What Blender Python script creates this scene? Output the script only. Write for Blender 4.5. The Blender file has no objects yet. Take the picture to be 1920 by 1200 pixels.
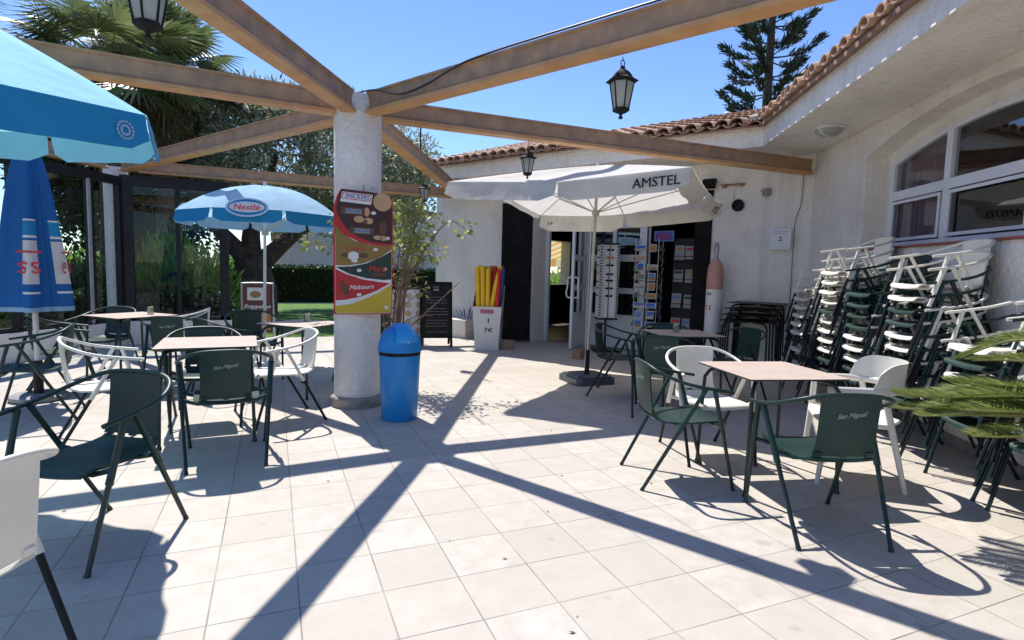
import bpy, math, random
import numpy as np
from mathutils import Vector, Matrix
random.seed(7); rng = np.random.default_rng(11)
S = bpy.context.scene
COL = S.collection
R = math.radians

# ------------------------------------------------------------------ camera
cam_d = bpy.data.cameras.new("Camera"); cam = bpy.data.objects.new("Camera", cam_d); COL.objects.link(cam)
yaw, pitch, roll = 0.4006, -0.0875, 0.0262
CAMH = 1.3607
fw = Vector((math.sin(yaw)*math.cos(pitch), math.cos(yaw)*math.cos(pitch), math.sin(pitch)))
r0 = Vector((math.cos(yaw), -math.sin(yaw), 0)); u0 = r0.cross(fw)
rt = r0*math.cos(roll)+u0*math.sin(roll); up = -r0*math.sin(roll)+u0*math.cos(roll)
m = Matrix((rt, up, -fw)).transposed().to_4x4(); m.translation = Vector((0, 0, CAMH))
cam.matrix_world = m
cam_d.sensor_width = 36; cam_d.lens = 1058.9/1920*36; cam_d.clip_start = .05; cam_d.clip_end = 2000
S.camera = cam
# ------------------------------------------------------------------ light
TOSUN = Vector((-.091, .592, 1)).normalized()
SUN_EL = math.asin(TOSUN.z); SUN_AZ = math.atan2(TOSUN.x, TOSUN.y)
w = bpy.data.worlds.new("World"); S.world = w; w.use_nodes = True
nt = w.node_tree; bg = nt.nodes["Background"]
sky = nt.nodes.new("ShaderNodeTexSky"); sky.sky_type = 'NISHITA'; sky.sun_disc = False
sky.sun_elevation = SUN_EL; sky.sun_rotation = SUN_AZ; sky.altitude = 0; sky.air_density = 1.0; sky.dust_density = 0.0; sky.ozone_density = 6.5
hs = nt.nodes.new("ShaderNodeHueSaturation"); hs.inputs["Hue"].default_value = .510; hs.inputs["Saturation"].default_value = 1.06; hs.inputs["Value"].default_value = 1.2
nt.links.new(sky.outputs[0], hs.inputs["Color"]); nt.links.new(hs.outputs[0], bg.inputs[0]); bg.inputs[1].default_value = .128
sd = bpy.data.lights.new("sun", 'SUN'); sd.energy = 4.9; sd.angle = R(.53); sd.color = (1, .96, .90)
so = bpy.data.objects.new("sun", sd); COL.objects.link(so); so.rotation_euler = (-TOSUN).to_track_quat('-Z', 'Y').to_euler(); so.location = (0, 0, 30)
S.view_settings.view_transform = 'Standard'; S.view_settings.look = 'None'; S.view_settings.gamma = 1
S.view_settings.exposure = .42
S.cycles.use_denoising = True
S.cycles.max_bounces = 8; S.cycles.transparent_max_bounces = 12; S.cycles.caustics_reflective = False; S.cycles.caustics_refractive = False

# ------------------------------------------------------------------ materials
def nodes(name):
    mt = bpy.data.materials.new(name); mt.use_nodes = True
    t = mt.node_tree; return mt, t, t.nodes["Principled BSDF"], t.nodes["Material Output"]
def N(t, typ, **kw):
    n = t.nodes.new(typ)
    for k, v in kw.items():
        if isinstance(k, str) and hasattr(n, k): setattr(n, k, v)
    return n
def mixcol(t, fac, a, b, mode='MIX'):
    n = t.nodes.new("ShaderNodeMix"); n.data_type = 'RGBA'; n.blend_type = mode
    if isinstance(fac, (int, float)): n.inputs[0].default_value = fac
    else: t.links.new(fac, n.inputs[0])
    for i, v in ((6, a), (7, b)):
        if isinstance(v, tuple): n.inputs[i].default_value = (*v[:3], 1)
        else: t.links.new(v, n.inputs[i])
    return n.outputs[2]
def noise(t, scale, detail=4, rough=.55, vec=None):
    n = t.nodes.new("ShaderNodeTexNoise"); n.inputs["Scale"].default_value = scale; n.inputs["Detail"].default_value = detail
    n.inputs["Roughness"].default_value = rough
    if vec is None:
        tc = t.nodes.new("ShaderNodeTexCoord"); vec = tc.outputs["Object"]
    t.links.new(vec, n.inputs["Vector"]); return n.outputs["Fac"]
def ramp(t, fac, a, b):
    n = t.nodes.new("ShaderNodeMapRange"); n.inputs[1].default_value = a; n.inputs[2].default_value = b
    t.links.new(fac, n.inputs[0]); return n.outputs[0]
def bump(t, h, strength, dist, p, prev=None):
    n = t.nodes.new("ShaderNodeBump"); n.inputs["Strength"].default_value = strength; n.inputs["Distance"].default_value = dist
    t.links.new(h, n.inputs["Height"])
    if prev: t.links.new(prev, n.inputs["Normal"])
    t.links.new(n.outputs[0], p.inputs["Normal"]); return n.outputs[0]
def pm(name, col, col2=None, rough=.5, scale=6, bmp=0, bscale=80, bdist=.004, metal=0, spec=.5, rnd=0, lo=.35, hi=.65, sheen=0):
    mt, t, p, o = nodes(name)
    c = col
    if col2 is None: col2 = tuple(min(1, x*.8) for x in col)
    out = mixcol(t, ramp(t, noise(t, scale), lo, hi), col, col2)
    if rnd:
        oi = t.nodes.new("ShaderNodeObjectInfo"); h = t.nodes.new("ShaderNodeHueSaturation")
        h.inputs["Value"].default_value = 1
        mr = t.nodes.new("ShaderNodeMapRange"); mr.inputs[3].default_value = 1-rnd; mr.inputs[4].default_value = 1+rnd
        t.links.new(oi.outputs["Random"], mr.inputs[0]); t.links.new(mr.outputs[0], h.inputs["Value"]); t.links.new(out, h.inputs["Color"]); out = h.outputs[0]
    t.links.new(out, p.inputs["Base Color"])
    p.inputs["Roughness"].default_value = rough; p.inputs["Metallic"].default_value = metal; p.inputs["Specular IOR Level"].default_value = spec
    if bmp: bump(t, noise(t, bscale, 3), bmp, bdist, p)
    return mt
def cloth(name, col, trans=.35, col2=None, scale=3):
    mt, t, p, o = nodes(name)
    c = mixcol(t, ramp(t, noise(t, scale), .3, .7), col, col2 or tuple(x*.88 for x in col))
    t.links.new(c, p.inputs["Base Color"]); p.inputs["Roughness"].default_value = .8; p.inputs["Specular IOR Level"].default_value = .2
    bump(t, noise(t, 6, 4), .5, .03, p)
    tr = t.nodes.new("ShaderNodeBsdfTranslucent"); t.links.new(c, tr.inputs[0])
    mx = t.nodes.new("ShaderNodeMixShader"); mx.inputs[0].default_value = trans
    t.links.new(p.outputs[0], mx.inputs[1]); t.links.new(tr.outputs[0], mx.inputs[2]); t.links.new(mx.outputs[0], o.inputs[0])
    return mt
def leafmat(name, a, b, c=None, trans=.3, rough=.5):
    mt, t, p, o = nodes(name)
    g = t.nodes.new("ShaderNodeNewGeometry")
    cr = t.nodes.new("ShaderNodeValToRGB"); cr.color_ramp.elements[0].color = (*a, 1); cr.color_ramp.elements[1].color = (*b, 1)
    if c: e = cr.color_ramp.elements.new(.9); e.color = (*b, 1); cr.color_ramp.elements[2].color = (*c, 1)
    t.links.new(g.outputs["Random Per Island"], cr.inputs[0])
    t.links.new(cr.outputs[0], p.inputs["Base Color"]); p.inputs["Roughness"].default_value = rough
    tr = t.nodes.new("ShaderNodeBsdfTranslucent"); t.links.new(cr.outputs[0], tr.inputs[0])
    mx = t.nodes.new("ShaderNodeMixShader"); mx.inputs[0].default_value = trans
    t.links.new(p.outputs[0], mx.inputs[1]); t.links.new(tr.outputs[0], mx.inputs[2]); t.links.new(mx.outputs[0], o.inputs[0])
    return mt
def glassmat(name, tint, refl=.5, rough=.02, top=1.0):
    mt, t, p, o = nodes(name); t.nodes.remove(p)
    tr = t.nodes.new("ShaderNodeBsdfTransparent"); tr.inputs[0].default_value = (*tint, 1)
    gl = t.nodes.new("ShaderNodeBsdfGlossy"); gl.inputs["Roughness"].default_value = rough; gl.inputs[0].default_value = (.9, .95, 1, 1)
    fr = t.nodes.new("ShaderNodeFresnel"); fr.inputs[0].default_value = 1.5
    mr = t.nodes.new("ShaderNodeMapRange"); mr.inputs[1].default_value = 0; mr.inputs[2].default_value = 1; mr.inputs[3].default_value = refl*.12; mr.inputs[4].default_value = top
    t.links.new(fr.outputs[0], mr.inputs[0])
    ge = t.nodes.new("ShaderNodeNewGeometry"); inv = t.nodes.new("ShaderNodeMath"); inv.operation = 'SUBTRACT'; inv.inputs[0].default_value = 1; t.links.new(ge.outputs["Backfacing"], inv.inputs[1])
    mu = t.nodes.new("ShaderNodeMath"); mu.operation = 'MULTIPLY'; t.links.new(mr.outputs[0], mu.inputs[0]); t.links.new(inv.outputs[0], mu.inputs[1])
    mx = t.nodes.new("ShaderNodeMixShader"); t.links.new(mu.outputs[0], mx.inputs[0])
    t.links.new(tr.outputs[0], mx.inputs[1]); t.links.new(gl.outputs[0], mx.inputs[2]); t.links.new(mx.outputs[0], o.inputs[0])
    return mt

def floor_material():
    mt, t, p, o = nodes("terrace_tile")
    tc = t.nodes.new("ShaderNodeTexCoord"); sx = t.nodes.new("ShaderNodeSeparateXYZ"); t.links.new(tc.outputs["Object"], sx.inputs[0])
    def mth(op, a, b=None):
        n = t.nodes.new("ShaderNodeMath"); n.operation = op
        for i, v in enumerate((a, b)):
            if v is None: continue
            if isinstance(v, (int, float)): n.inputs[i].default_value = v
            else: t.links.new(v, n.inputs[i])
        return n.outputs[0]
    gx = mth('ADD', mth('DIVIDE', sx.outputs[0], .33), .7457+100); gy = mth('ADD', mth('DIVIDE', sx.outputs[1], .33), -5.933+100)
    fx = mth('FRACT', gx); fy = mth('FRACT', gy)
    ex = mth('MINIMUM', fx, mth('SUBTRACT', 1, fx)); ey = mth('MINIMUM', fy, mth('SUBTRACT', 1, fy))
    e = mth('MINIMUM', ex, ey)
    grout = ramp(t, e, .011, .005)
    cid = t.nodes.new("ShaderNodeCombineXYZ"); t.links.new(mth('FLOOR', gx), cid.inputs[0]); t.links.new(mth('FLOOR', gy), cid.inputs[1])
    wn = t.nodes.new("ShaderNodeTexWhiteNoise"); wn.noise_dimensions = '2D'; t.links.new(cid.outputs[0], wn.inputs["Vector"])
    tone = mixcol(t, wn.outputs["Value"], (.56, .52, .455), (.465, .425, .365))
    mott = ramp(t, noise(t, 9, 6, .65), .35, .7)
    tone = mixcol(t, mott, tone, (.445, .40, .345))
    blot = ramp(t, noise(t, 1.1, 6, .65), .50, .70)
    tone = mixcol(t, mixcol(t, .55, (0, 0, 0), blot), tone, (.49, .42, .36))
    fine = ramp(t, noise(t, 120, 2, .5), .62, .75)
    tone = mixcol(t, mixcol(t, .5, (0, 0, 0), fine), tone, (.36, .33, .30))
    gcol = mixcol(t, ramp(t, noise(t, 2.5, 3), .35, .65), (.17, .15, .13), (.36, .33, .29))
    big = ramp(t, noise(t, .45, 5, .7), .48, .78); tone = mixcol(t, mixcol(t, .6, (0, 0, 0), big), tone, (.36, .31, .26))
    spot = ramp(t, noise(t, 5, 2, .4), .70, .76); tone = mixcol(t, mixcol(t, .5, (0, 0, 0), spot), tone, (.30, .27, .24))
    c = mixcol(t, grout, tone, gcol)
    t.links.new(c, p.inputs["Base Color"]); p.inputs["Roughness"].default_value = .62; p.inputs["Specular IOR Level"].default_value = .35
    b = bump(t, mth('SUBTRACT', 1, grout), .5, .003, p)
    bump(t, noise(t, 60, 4), .12, .003, p, b)
    return mt

M = {}
M['floor'] = floor_material()
def plaster(name, col, dirt, bs=26, strength=.9, dist=.03):
    mt, t, p, o = nodes(name)
    c = mixcol(t, ramp(t, noise(t, .9, 6, .7), .46, .78), col, dirt)
    c = mixcol(t, mixcol(t, .35, (0, 0, 0), ramp(t, noise(t, 14, 4), .5, .8)), c, dirt)
    st = t.nodes.new("ShaderNodeMapping"); tc = t.nodes.new("ShaderNodeTexCoord"); t.links.new(tc.outputs["Object"], st.inputs[0]); st.inputs["Scale"].default_value = (3.2, 3.2, .18)
    c = mixcol(t, mixcol(t, .30, (0, 0, 0), ramp(t, noise(t, 1.6, 4, .6, st.outputs[0]), .56, .74)), c, tuple(x*.72 for x in dirt))
    t.links.new(c, p.inputs["Base Color"]); p.inputs["Roughness"].default_value = .9; p.inputs["Specular IOR Level"].default_value = .2
    b = bump(t, noise(t, bs, 4, .6), strength, dist, p); bump(t, noise(t, 7, 3), .25, .02, p, b)
    return mt
M['plaster'] = plaster("white_render", (.87, .82, .745), (.67, .61, .52))
M['plaster2'] = plaster("column_render", (.87, .83, .76), (.66, .61, .53), 24, 1.0, .035)
M['stonebase'] = pm("grey_stone", (.33, .29, .25), (.22, .2, .18), .8, 12, .3)
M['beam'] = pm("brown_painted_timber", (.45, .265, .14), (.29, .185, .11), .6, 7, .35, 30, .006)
M['beambounce'] = pm("bounce_lit_timber", (.60, .33, .14), (.48, .25, .10), .55, 5, .3, 30, .005)  # beam underside and lip: floor bounce light put into a lighter colour
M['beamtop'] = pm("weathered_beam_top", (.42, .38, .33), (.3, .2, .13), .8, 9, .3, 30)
M['terra'] = pm("terracotta_tile", (.57, .38, .26), (.38, .23, .15), .85, 5, .4, 40, .006, lo=.3, hi=.7)
M['mortar'] = pm("mortar", (.36, .22, .15), (.2, .12, .09), .9, 15, .5, 40, .01)
M['green'] = pm("dark_green_plastic", (.0065, .030, .0245), (.0085, .037, .030), .44, 6, .08, 300, .001, rnd=.12)
M['green'].node_tree.nodes['Principled BSDF'].inputs['Specular IOR Level'].default_value = .42
M['greenleg'] = pm("dark_green_leg", (.007, .024, .021), (.006, .019, .017), .38, 6)
M['white'] = pm("white_plastic", (.74, .71, .63), (.66, .63, .55), .42, 5, .06, 300, .001, rnd=.05)
M['black'] = pm("black_metal", (.010, .011, .013), (.007, .007, .008), .45, 10, spec=.3)
M['blackm'] = pm("black_matt", (.012, .012, .012), (.02, .02, .02), .7, 10, spec=.2)
M['darkwood'] = pm("black_stained_wood", (.014, .012, .011), (.006, .006, .006), .75, 4, .4, 30, .006, spec=.15)
M['table'] = pm("beige_laminate", (.56, .45, .38), (.44, .35, .29), .42, 7, lo=.45, hi=.85)
M['tedge'] = pm("table_edge", (.06, .05, .045), None, .5)
M['wframe'] = pm("white_aluminium", (.76, .77, .78), (.68, .69, .70), .4, 3)
M['glass'] = glassmat("smoked_glass", (.90, .93, .92), .0, top=.55)
M['wglass'] = glassmat("window_glass", (.80, .82, .84), .6)
M['dglass'] = glassmat("door_glass", (.45, .5, .52), .8)
M['cupglass'] = glassmat("clear_glass", (.8, .83, .8), .8, .08)
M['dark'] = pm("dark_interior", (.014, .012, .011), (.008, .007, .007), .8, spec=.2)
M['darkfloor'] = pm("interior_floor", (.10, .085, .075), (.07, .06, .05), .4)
M['lglass'] = cloth("frosted_lantern_glass", (.66, .68, .62), .55)
M['curtain'] = cloth("pink_curtain", (.70, .50, .53), .3)
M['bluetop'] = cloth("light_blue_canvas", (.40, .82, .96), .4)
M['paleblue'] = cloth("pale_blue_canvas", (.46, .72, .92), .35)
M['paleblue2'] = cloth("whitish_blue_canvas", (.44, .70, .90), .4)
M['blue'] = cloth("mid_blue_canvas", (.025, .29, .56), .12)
M['blue2'] = cloth("cobalt_canvas", (.02, .14, .40), .12)
M['canvas'] = cloth("white_canvas", (.82, .80, .75), .38)
M['cream'] = cloth("cream_canvas", (.74, .69, .58), .35)
M['pole'] = pm("white_pole", (.72, .71, .68), None, .4)
M['cpole'] = pm("cream_pole", (.52, .50, .43), None, .45)
M['bluebin'] = pm("blue_plastic", (.009, .235, .58), (.009, .20, .52), .38, 4, .1, 200, .001)
M['flapshine'] = pm("highlit_flap_plastic", (.03, .33, .75), (.03, .30, .70), .18, 4)  # lid flap: bin blue lightened, its bright highlight painted into the colour
M['red'] = pm("red_print", (.55, .03, .03), None, .45)
M['pink'] = pm("faded_pink", (.60, .33, .26), (.50, .25, .2), .5, 4)
M['grey'] = pm("grey_metal", (.42, .42, .42), None, .4, metal=.6)
M['greyp'] = pm("grey_plastic", (.10, .11, .13), (.07, .08, .09), .35, 5)
M['trunk'] = pm("bark", (.10, .075, .055), (.05, .038, .03), .95, 6, .9, 14, .05)
M['twig'] = pm("grey_twig", (.24, .18, .13), (.15, .11, .08), .9, 10)
M['palmtrunk'] = pm("palm_bark", (.17, .13, .09), (.09, .07, .05), .95, 9, .8, 20, .04)
M['grass'] = pm("lawn_grass", (.10, .22, .025), (.07, .15, .02), .9, 3, .8, 60, .03)
M['earth'] = pm("dry_earth", (.25, .20, .14), (.17, .15, .09), .95, .6, .4, 8, .03)
M['path'] = pm("pale_path", (.45, .43, .40), None, .9, 3)
M['olive'] = leafmat("olive_leaf", (.15, .18, .10), (.33, .36, .25), (.52, .54, .44), .5)
M['dleaf'] = leafmat("dark_leaf", (.02, .04, .012), (.05, .085, .025), None, .2)
M['oleander'] = leafmat("oleander_leaf", (.12, .24, .04), (.32, .50, .09), (.46, .60, .15), .55)
M['hedgeleaf'] = leafmat("hedge_leaf", (.02, .05, .012), (.05, .11, .025), None, .2)
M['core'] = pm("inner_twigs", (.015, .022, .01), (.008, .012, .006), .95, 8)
M['palm'] = leafmat("palm_leaf", (.09, .135, .05), (.21, .255, .10), (.36, .35, .22), .3, .28)
M['drypalm'] = leafmat("dry_palm_leaf", (.10, .085, .04), (.20, .16, .09), None, .15)
M['sago'] = leafmat("sago_leaf", (.08, .125, .03), (.17, .21, .05), (.30, .28, .10), .3, .3)
M['pine'] = leafmat("pine_needles", (.015, .035, .02), (.04, .075, .038), None, .1)
M['boug'] = leafmat("shrub_leaf", (.16, .22, .05), (.34, .38, .11), (.50, .38, .12), .4)
M['soil'] = pm("soil", (.05, .035, .025), None, .95)
M['clay'] = pm("clay_pot", (.38, .19, .11), None, .8, 5, .2)
M['wood'] = pm("raw_wood", (.36, .24, .15), (.26, .17, .11), .7, 6, .2)
def flat(name, c, rough=.5):
    return pm(name, c, tuple(x*.93 for x in c), rough, 12)
for k, c in dict(pbrown=(.045, .012, .012), pgold=(.26, .165, .035), pgreen=(.012, .035, .025), pred=(.50, .015, .02), pyellow=(.62, .42, .03), pwhite=(.75, .74, .72), pblue=(.05, .09, .35), ptan=(.55, .34, .18), pchoc=(.12, .05, .025), textwhite=(.7, .7, .7), textblack=(.02, .02, .02), textred=(.55, .02, .03), nyellow=(.78, .48, .02), nred=(.5, .02, .02), nblue=(.02, .12, .48), card=(.60, .60, .60), newsprint=(.30, .29, .28), cardblue=(.10, .22, .42), cardgreen=(.08, .25, .20), cardsand=(.45, .36, .22), cardpurple=(.12, .06, .28), cardorange=(.45, .2, .06), maroon=(.10, .025, .02), awning=(.78, .50, .12), awning2=(.75, .70, .6), logogrey=(.30, .36, .33), chalk=(.22, .22, .20)).items():
    M[k] = flat(k, c)

# ------------------------------------------------------------------ mesh builder
def catmull(P, k=4):
    P = [Vector(p) for p in P]; out = []
    for i in range(len(P)-1):
        a = P[max(i-1, 0)]; b = P[i]; c = P[i+1]; d = P[min(i+2, len(P)-1)]
        for j in range(k):
            s = j/k
            out.append(.5*((2*b)+(-a+c)*s+(2*a-5*b+4*c-d)*s*s+(-a+3*b-3*c+d)*s**3))
    out.append(P[-1]); return out
class MB:
    def __init__(s): s.V = []; s.F = []; s.MI = []
    def add(s, V, F, mi=0):
        o = len(s.V); s.V += [tuple(v) for v in V]; s.F += [tuple(i+o for i in f) for f in F]; s.MI += [mi]*len(F); return s
    def box(s, c, d, rot=None, mi=0):
        x, y, z = (q/2 for q in d); V = [Vector((a, b, e)) for a in (-x, x) for b in (-y, y) for e in (-z, z)]
        if rot is not None: V = [rot @ v for v in V]
        c = Vector(c); V = [v+c for v in V]
        return s.add(V, [(0, 1, 3, 2), (4, 6, 7, 5), (0, 4, 5, 1), (2, 3, 7, 6), (0, 2, 6, 4), (1, 5, 7, 3)], mi)
    def tube(s, P, r, n=8, mi=0, caps=True, flat=1.0, closed=False):
        P = [Vector(p) for p in P]; k = len(P); rr = r if isinstance(r, (list, tuple)) else [r]*k
        V = []; prev = None
        for i in range(k):
            if closed: t = P[(i+1) % k]-P[i-1]
            else: t = P[min(i+1, k-1)]-P[max(i-1, 0)]
            t.normalize()
            if prev is None:
                a = Vector((0, 0, 1)) if abs(t.z) < .9 else Vector((0, 1, 0))
                u = t.cross(a).normalized()
            else:
                u = prev-t*prev.dot(t)
                u = u.normalized() if u.length > 1e-6 else t.cross(Vector((0, 0, 1))).normalized()
            prev = u; v = t.cross(u)
            for j in range(n):
                an = 2*math.pi*j/n; V.append(P[i]+u*math.cos(an)*rr[i]+v*math.sin(an)*rr[i]*flat)
        F = []
        for i in range(k if closed else k-1):
            a = i*n; b = ((i+1) % k)*n
            for j in range(n): F.append((a+j, a+(j+1) % n, b+(j+1) % n, b+j))
        if caps and not closed: F += [tuple(range(n-1, -1, -1)), tuple(range((k-1)*n, k*n))]
        return s.add(V, F, mi)
    def lathe(s, prof, c=(0, 0, 0), n=24, mi=0, caps=True, fn=None):
        V = []; cx, cy, cz = c
        for i, (r, z) in enumerate(prof):
            for j in range(n):
                a = 2*math.pi*j/n; q = r*(fn(a, i/(len(prof)-1)) if fn else 1); V.append((cx+q*math.cos(a), cy+q*math.sin(a), cz+z))
        F = [(i*n+j, i*n+(j+1) % n, (i+1)*n+(j+1) % n, (i+1)*n+j) for i in range(len(prof)-1) for j in range(n)]
        if caps: F += [tuple(range(n-1, -1, -1)), tuple(range((len(prof)-1)*n, len(prof)*n))]
        return s.add(V, F, mi)
    def grid(s, G, mi=0, closed=False):
        k = len(G); n = len(G[0]); V = [v for row in G for v in row]
        F = [(i*n+j, i*n+(j+1) % n, (i+1)*n+(j+1) % n, (i+1)*n+j) for i in range(k-1) for j in range(n if closed else n-1)]
        return s.add(V, F, mi)
    def slab(s, G, th, mi=0):
        # grid with thickness along local normal
        k = len(G); n = len(G[0]); G = [[Vector(v) for v in row] for row in G]; B = []
        for i in range(k):
            row = []
            for j in range(n):
                a = G[min(i+1, k-1)][j]-G[max(i-1, 0)][j]; b = G[i][min(j+1, n-1)]-G[i][max(j-1, 0)]
                nn = a.cross(b); nn = nn.normalized() if nn.length > 1e-9 else Vector((0, 0, 1)); row.append(G[i][j]-nn*th)
            B.append(row)
        o = k*n; V = [v for row in G for v in row]+[v for row in B for v in row]; F = []
        for i in range(k-1):
            for j in range(n-1):
                q = (i*n+j, i*n+j+1, (i+1)*n+j+1, (i+1)*n+j); F.append(q); F.append(tuple(x+o for x in q[::-1]))
        ring = [(0, j) for j in range(n)]+[(i, n-1) for i in range(1, k)]+[(k-1, j) for j in range(n-2, -1, -1)]+[(i, 0) for i in range(k-2, 0, -1)]
        idx = [i*n+j for i, j in ring]
        for a in range(len(idx)):
            b = (a+1) % len(idx); F.append((idx[b], idx[a], idx[a]+o, idx[b]+o))
        return s.add(V, F, mi)
    def prism(s, poly, h0, h1, fn=None, mi=0):
        # poly: 2D points; fn(a,b,h)->3D; default xy-plan extruded in z
        fn = fn or (lambda a, b, h: (a, b, h)); n = len(poly)
        V = [fn(a, b, h0) for a, b in poly]+[fn(a, b, h1) for a, b in poly]
        F = [tuple(range(n-1, -1, -1)), tuple(range(n, 2*n))]+[(i, (i+1) % n, n+(i+1) % n, n+i) for i in range(n)]
        return s.add(V, F, mi)
    def build(s, name, mats, parent=None, world=False, smooth=35):
        me = bpy.data.meshes.new(name); V = s.V
        if world and parent is not None:
            L = parent.location; V = [(v[0]-L[0], v[1]-L[1], v[2]-L[2]) for v in V]
        me.from_pydata(V, [], s.F)
        for q in (mats if isinstance(mats, (list, tuple)) else [mats]): me.materials.append(M[q] if isinstance(q, str) else q)
        if any(s.MI): me.polygons.foreach_set("material_index", s.MI)
        if smooth:
            me.polygons.foreach_set("use_smooth", [True]*len(me.polygons)); me.set_sharp_from_angle(angle=R(smooth))
        me.update()
        o = bpy.data.objects.new(name, me); COL.objects.link(o)
        if parent is not None: o.parent = parent
        return o
def flipfix(o):
    import bmesh
    bm = bmesh.new(); bm.from_mesh(o.data); bmesh.ops.recalc_face_normals(bm, faces=bm.faces); bm.to_mesh(o.data); bm.free(); return o
def tag(o, label=None, cat=None, group=None, kind=None):
    for k, v in (('label', label), ('category', cat), ('group', group), ('kind', kind)):
        if v: o[k] = v
    return o
def thing(name, label, cat, loc=(0, 0, 0), rz=0, group=None):
    o = bpy.data.objects.new(name, None); COL.objects.link(o); o.location = loc; o.rotation_euler = (0, 0, rz); o.empty_display_size = .1
    return tag(o, label, cat, group)
KIDS = {}
def kids(o): return [c for c in o.children]
def dup(root, loc, rz, label, group=None, scale=None):
    r = root.copy(); COL.objects.link(r); r.location = loc; r.rotation_euler = (0, 0, rz); r['label'] = label
    if group: r['group'] = group
    if scale: r.scale = scale
    for ch in root.children:
        c = ch.copy(); COL.objects.link(c); c.parent = r
        for g in ch.children:
            d = g.copy(); COL.objects.link(d); d.parent = c
    return r
_tc = {}
def text(name, s, size, mat, origin, xd, yd, parent, shear=0, align='CENTER', ext=.0006, bold=0, world=False, sx=1):
    key = (s, shear, align, bold)
    if key not in _tc:
        cu = bpy.data.curves.new("t", 'FONT'); cu.body = s; cu.size = 1; cu.align_x = align; cu.align_y = 'CENTER'; cu.shear = shear; cu.resolution_u = 2
        ob = bpy.data.objects.new("t", cu); COL.objects.link(ob); bpy.context.view_layer.update()
        me = bpy.data.meshes.new_from_object(ob.evaluated_get(bpy.context.evaluated_depsgraph_get()))
        _tc[key] = ([v.co.copy() for v in me.vertices], [tuple(p.vertices) for p in me.polygons])
        bpy.data.objects.remove(ob); bpy.data.curves.remove(cu); bpy.data.meshes.remove(me)
    V, F = _tc[key]; xd = Vector(xd).normalized(); yd = Vector(yd).normalized(); n = xd.cross(yd); o = Vector(origin)
    mb = MB()
    for i, (bx, by) in enumerate(((0, 0), (.022, .012), (-.022, -.012)) if bold else ((0, 0),)):
        mb.add([o+xd*(v.x*sx+bx)*size+yd*(v.y+by)*size+n*(ext+i*.0002) for v in V], F)
    return mb.build(name, mat, parent, world=world, smooth=0)

# ------------------------------------------------------------------ hexagonal plan
HUB = Vector((.76, 5.7, 0))
def Wp(ang, D, t, z):
    a = R(ang); return (HUB.x+math.cos(a)*D+math.sin(a)*t, HUB.y+math.sin(a)*D-math.cos(a)*t, z)
def wbox(mb, ang, D0, D1, t0, t1, z0, z1, mi=0):
    return mb.prism([(D0, t0), (D1, t0), (D1, t1), (D0, t1)], z0, z1, lambda a, b, h: Wp(ang, a, b, h), mi)
def wpoly(mb, ang, poly, D0, D1, mi=0):    # poly in (t,z)
    return mb.prism(poly, D0, D1, lambda t, z, D: Wp(ang, D, t, z), mi)

# ------------------------------------------------------------------ ground
def sheet(name, poly, z, mat):
    mb = MB(); mb.add([(x, y, z) for x, y in poly], [tuple(range(len(poly)))]); o = mb.build(name, mat, smooth=0); return tag(o, kind='structure')
sheet("ground", [(-600, -600), (600, -600), (600, 600), (-600, 600)], -.012, 'earth')
sheet("lawn", [(-16, 11.25), (9, 11.25), (9, 23.2), (-16, 23.2)], -.006, 'grass')
sheet("path", [(-16, 21.55), (9, 21.55), (9, 22.0), (-16, 22.0)], -.002, 'path')
sheet("terrace_floor", [(-9, -6), (12, -6), (12, 11.3), (-9, 11.3)], 0, 'floor')

# ------------------------------------------------------------------ restaurant building
BLD = thing("restaurant_building", "low white rendered restaurant building with terracotta tiled eaves around the terrace corner", "building", Wp(0, 6.0, 0, 0))
FA, EA = 30, -30
T30 = math.tan(R(30))
def place(o, parent):
    # o built in world coordinates: shift mesh so the parented object keeps its place
    L = Vector(parent.location) if parent.parent is None else Vector(parent.location)
    o.data.transform(Matrix.Translation(-BLD.location)); return o
def B_(name, mat, fn, parent=None, smooth=35, label=None):
    mb = MB(); fn(mb); o = mb.build(name, mat, None, smooth=smooth); flipfix(o); place(o, BLD); o.parent = parent or BLD
    if label: o['label'] = label
    return o
def wall_front(mb):
    wbox(mb, FA, 5.3, 5.75, -4.2, -1.62, 0, 3.06)
    wbox(mb, FA, 5.3, 5.75, -1.62, 1.67, 2.64, 3.06)
    mb.prism([(5.3, 1.67), (5.3, 5.3*T30), (5.75, 5.75*T30), (5.75, 1.67)], 0, 3.06, lambda a, b, h: Wp(FA, a, b, h))
    wbox(mb, FA, 5.75, 8.7, -4.2, -3.9, 0, 3.06); wbox(mb, FA, 10.35, 10.5, -4.2, -3.9, 0, 3.06); wbox(mb, FA, 8.7, 10.35, -4.2, -3.9, 0, 1.0); wbox(mb, FA, 8.7, 10.35, -4.2, -3.9, 2.2, 3.06)
B_("wall", 'plaster', wall_front, smooth=0)
ARCH = lambda t: 2.83-.083*(t-.1)**2
def wall_side(mb):
    tA, tB = -1.58, 1.8
    mb.prism([(5.3, -5.3*T30), (5.3, tA), (5.62, tA), (5.62, -5.62*T30)], 0, 3.06, lambda a, b, h: Wp(EA, a, b, h))
    wbox(mb, EA, 5.3, 5.62, tB, 5.2, 0, 3.06)
    wbox(mb, EA, 5.3, 5.62, tA, tB, 0, 1.68)
    ts = [tA+(tB-tA)*i/16 for i in range(17)]
    wpoly(mb, EA, [(t, ARCH(t)+.13) for t in ts]+[(tB, 3.06), (tA, 3.06)], 5.3, 5.62)
    wpoly(mb, EA, [(t, ARCH(t)-.01) for t in ts]+[(t, ARCH(t)+.20) for t in ts[::-1]], 5.515, 5.61)
    wbox(mb, EA, 5.52, 5.61, tA-.05, -1.45, 1.68, 2.7); wbox(mb, EA, 5.52, 5.61, 1.65, tB+.05, 1.68, 2.7)
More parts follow.
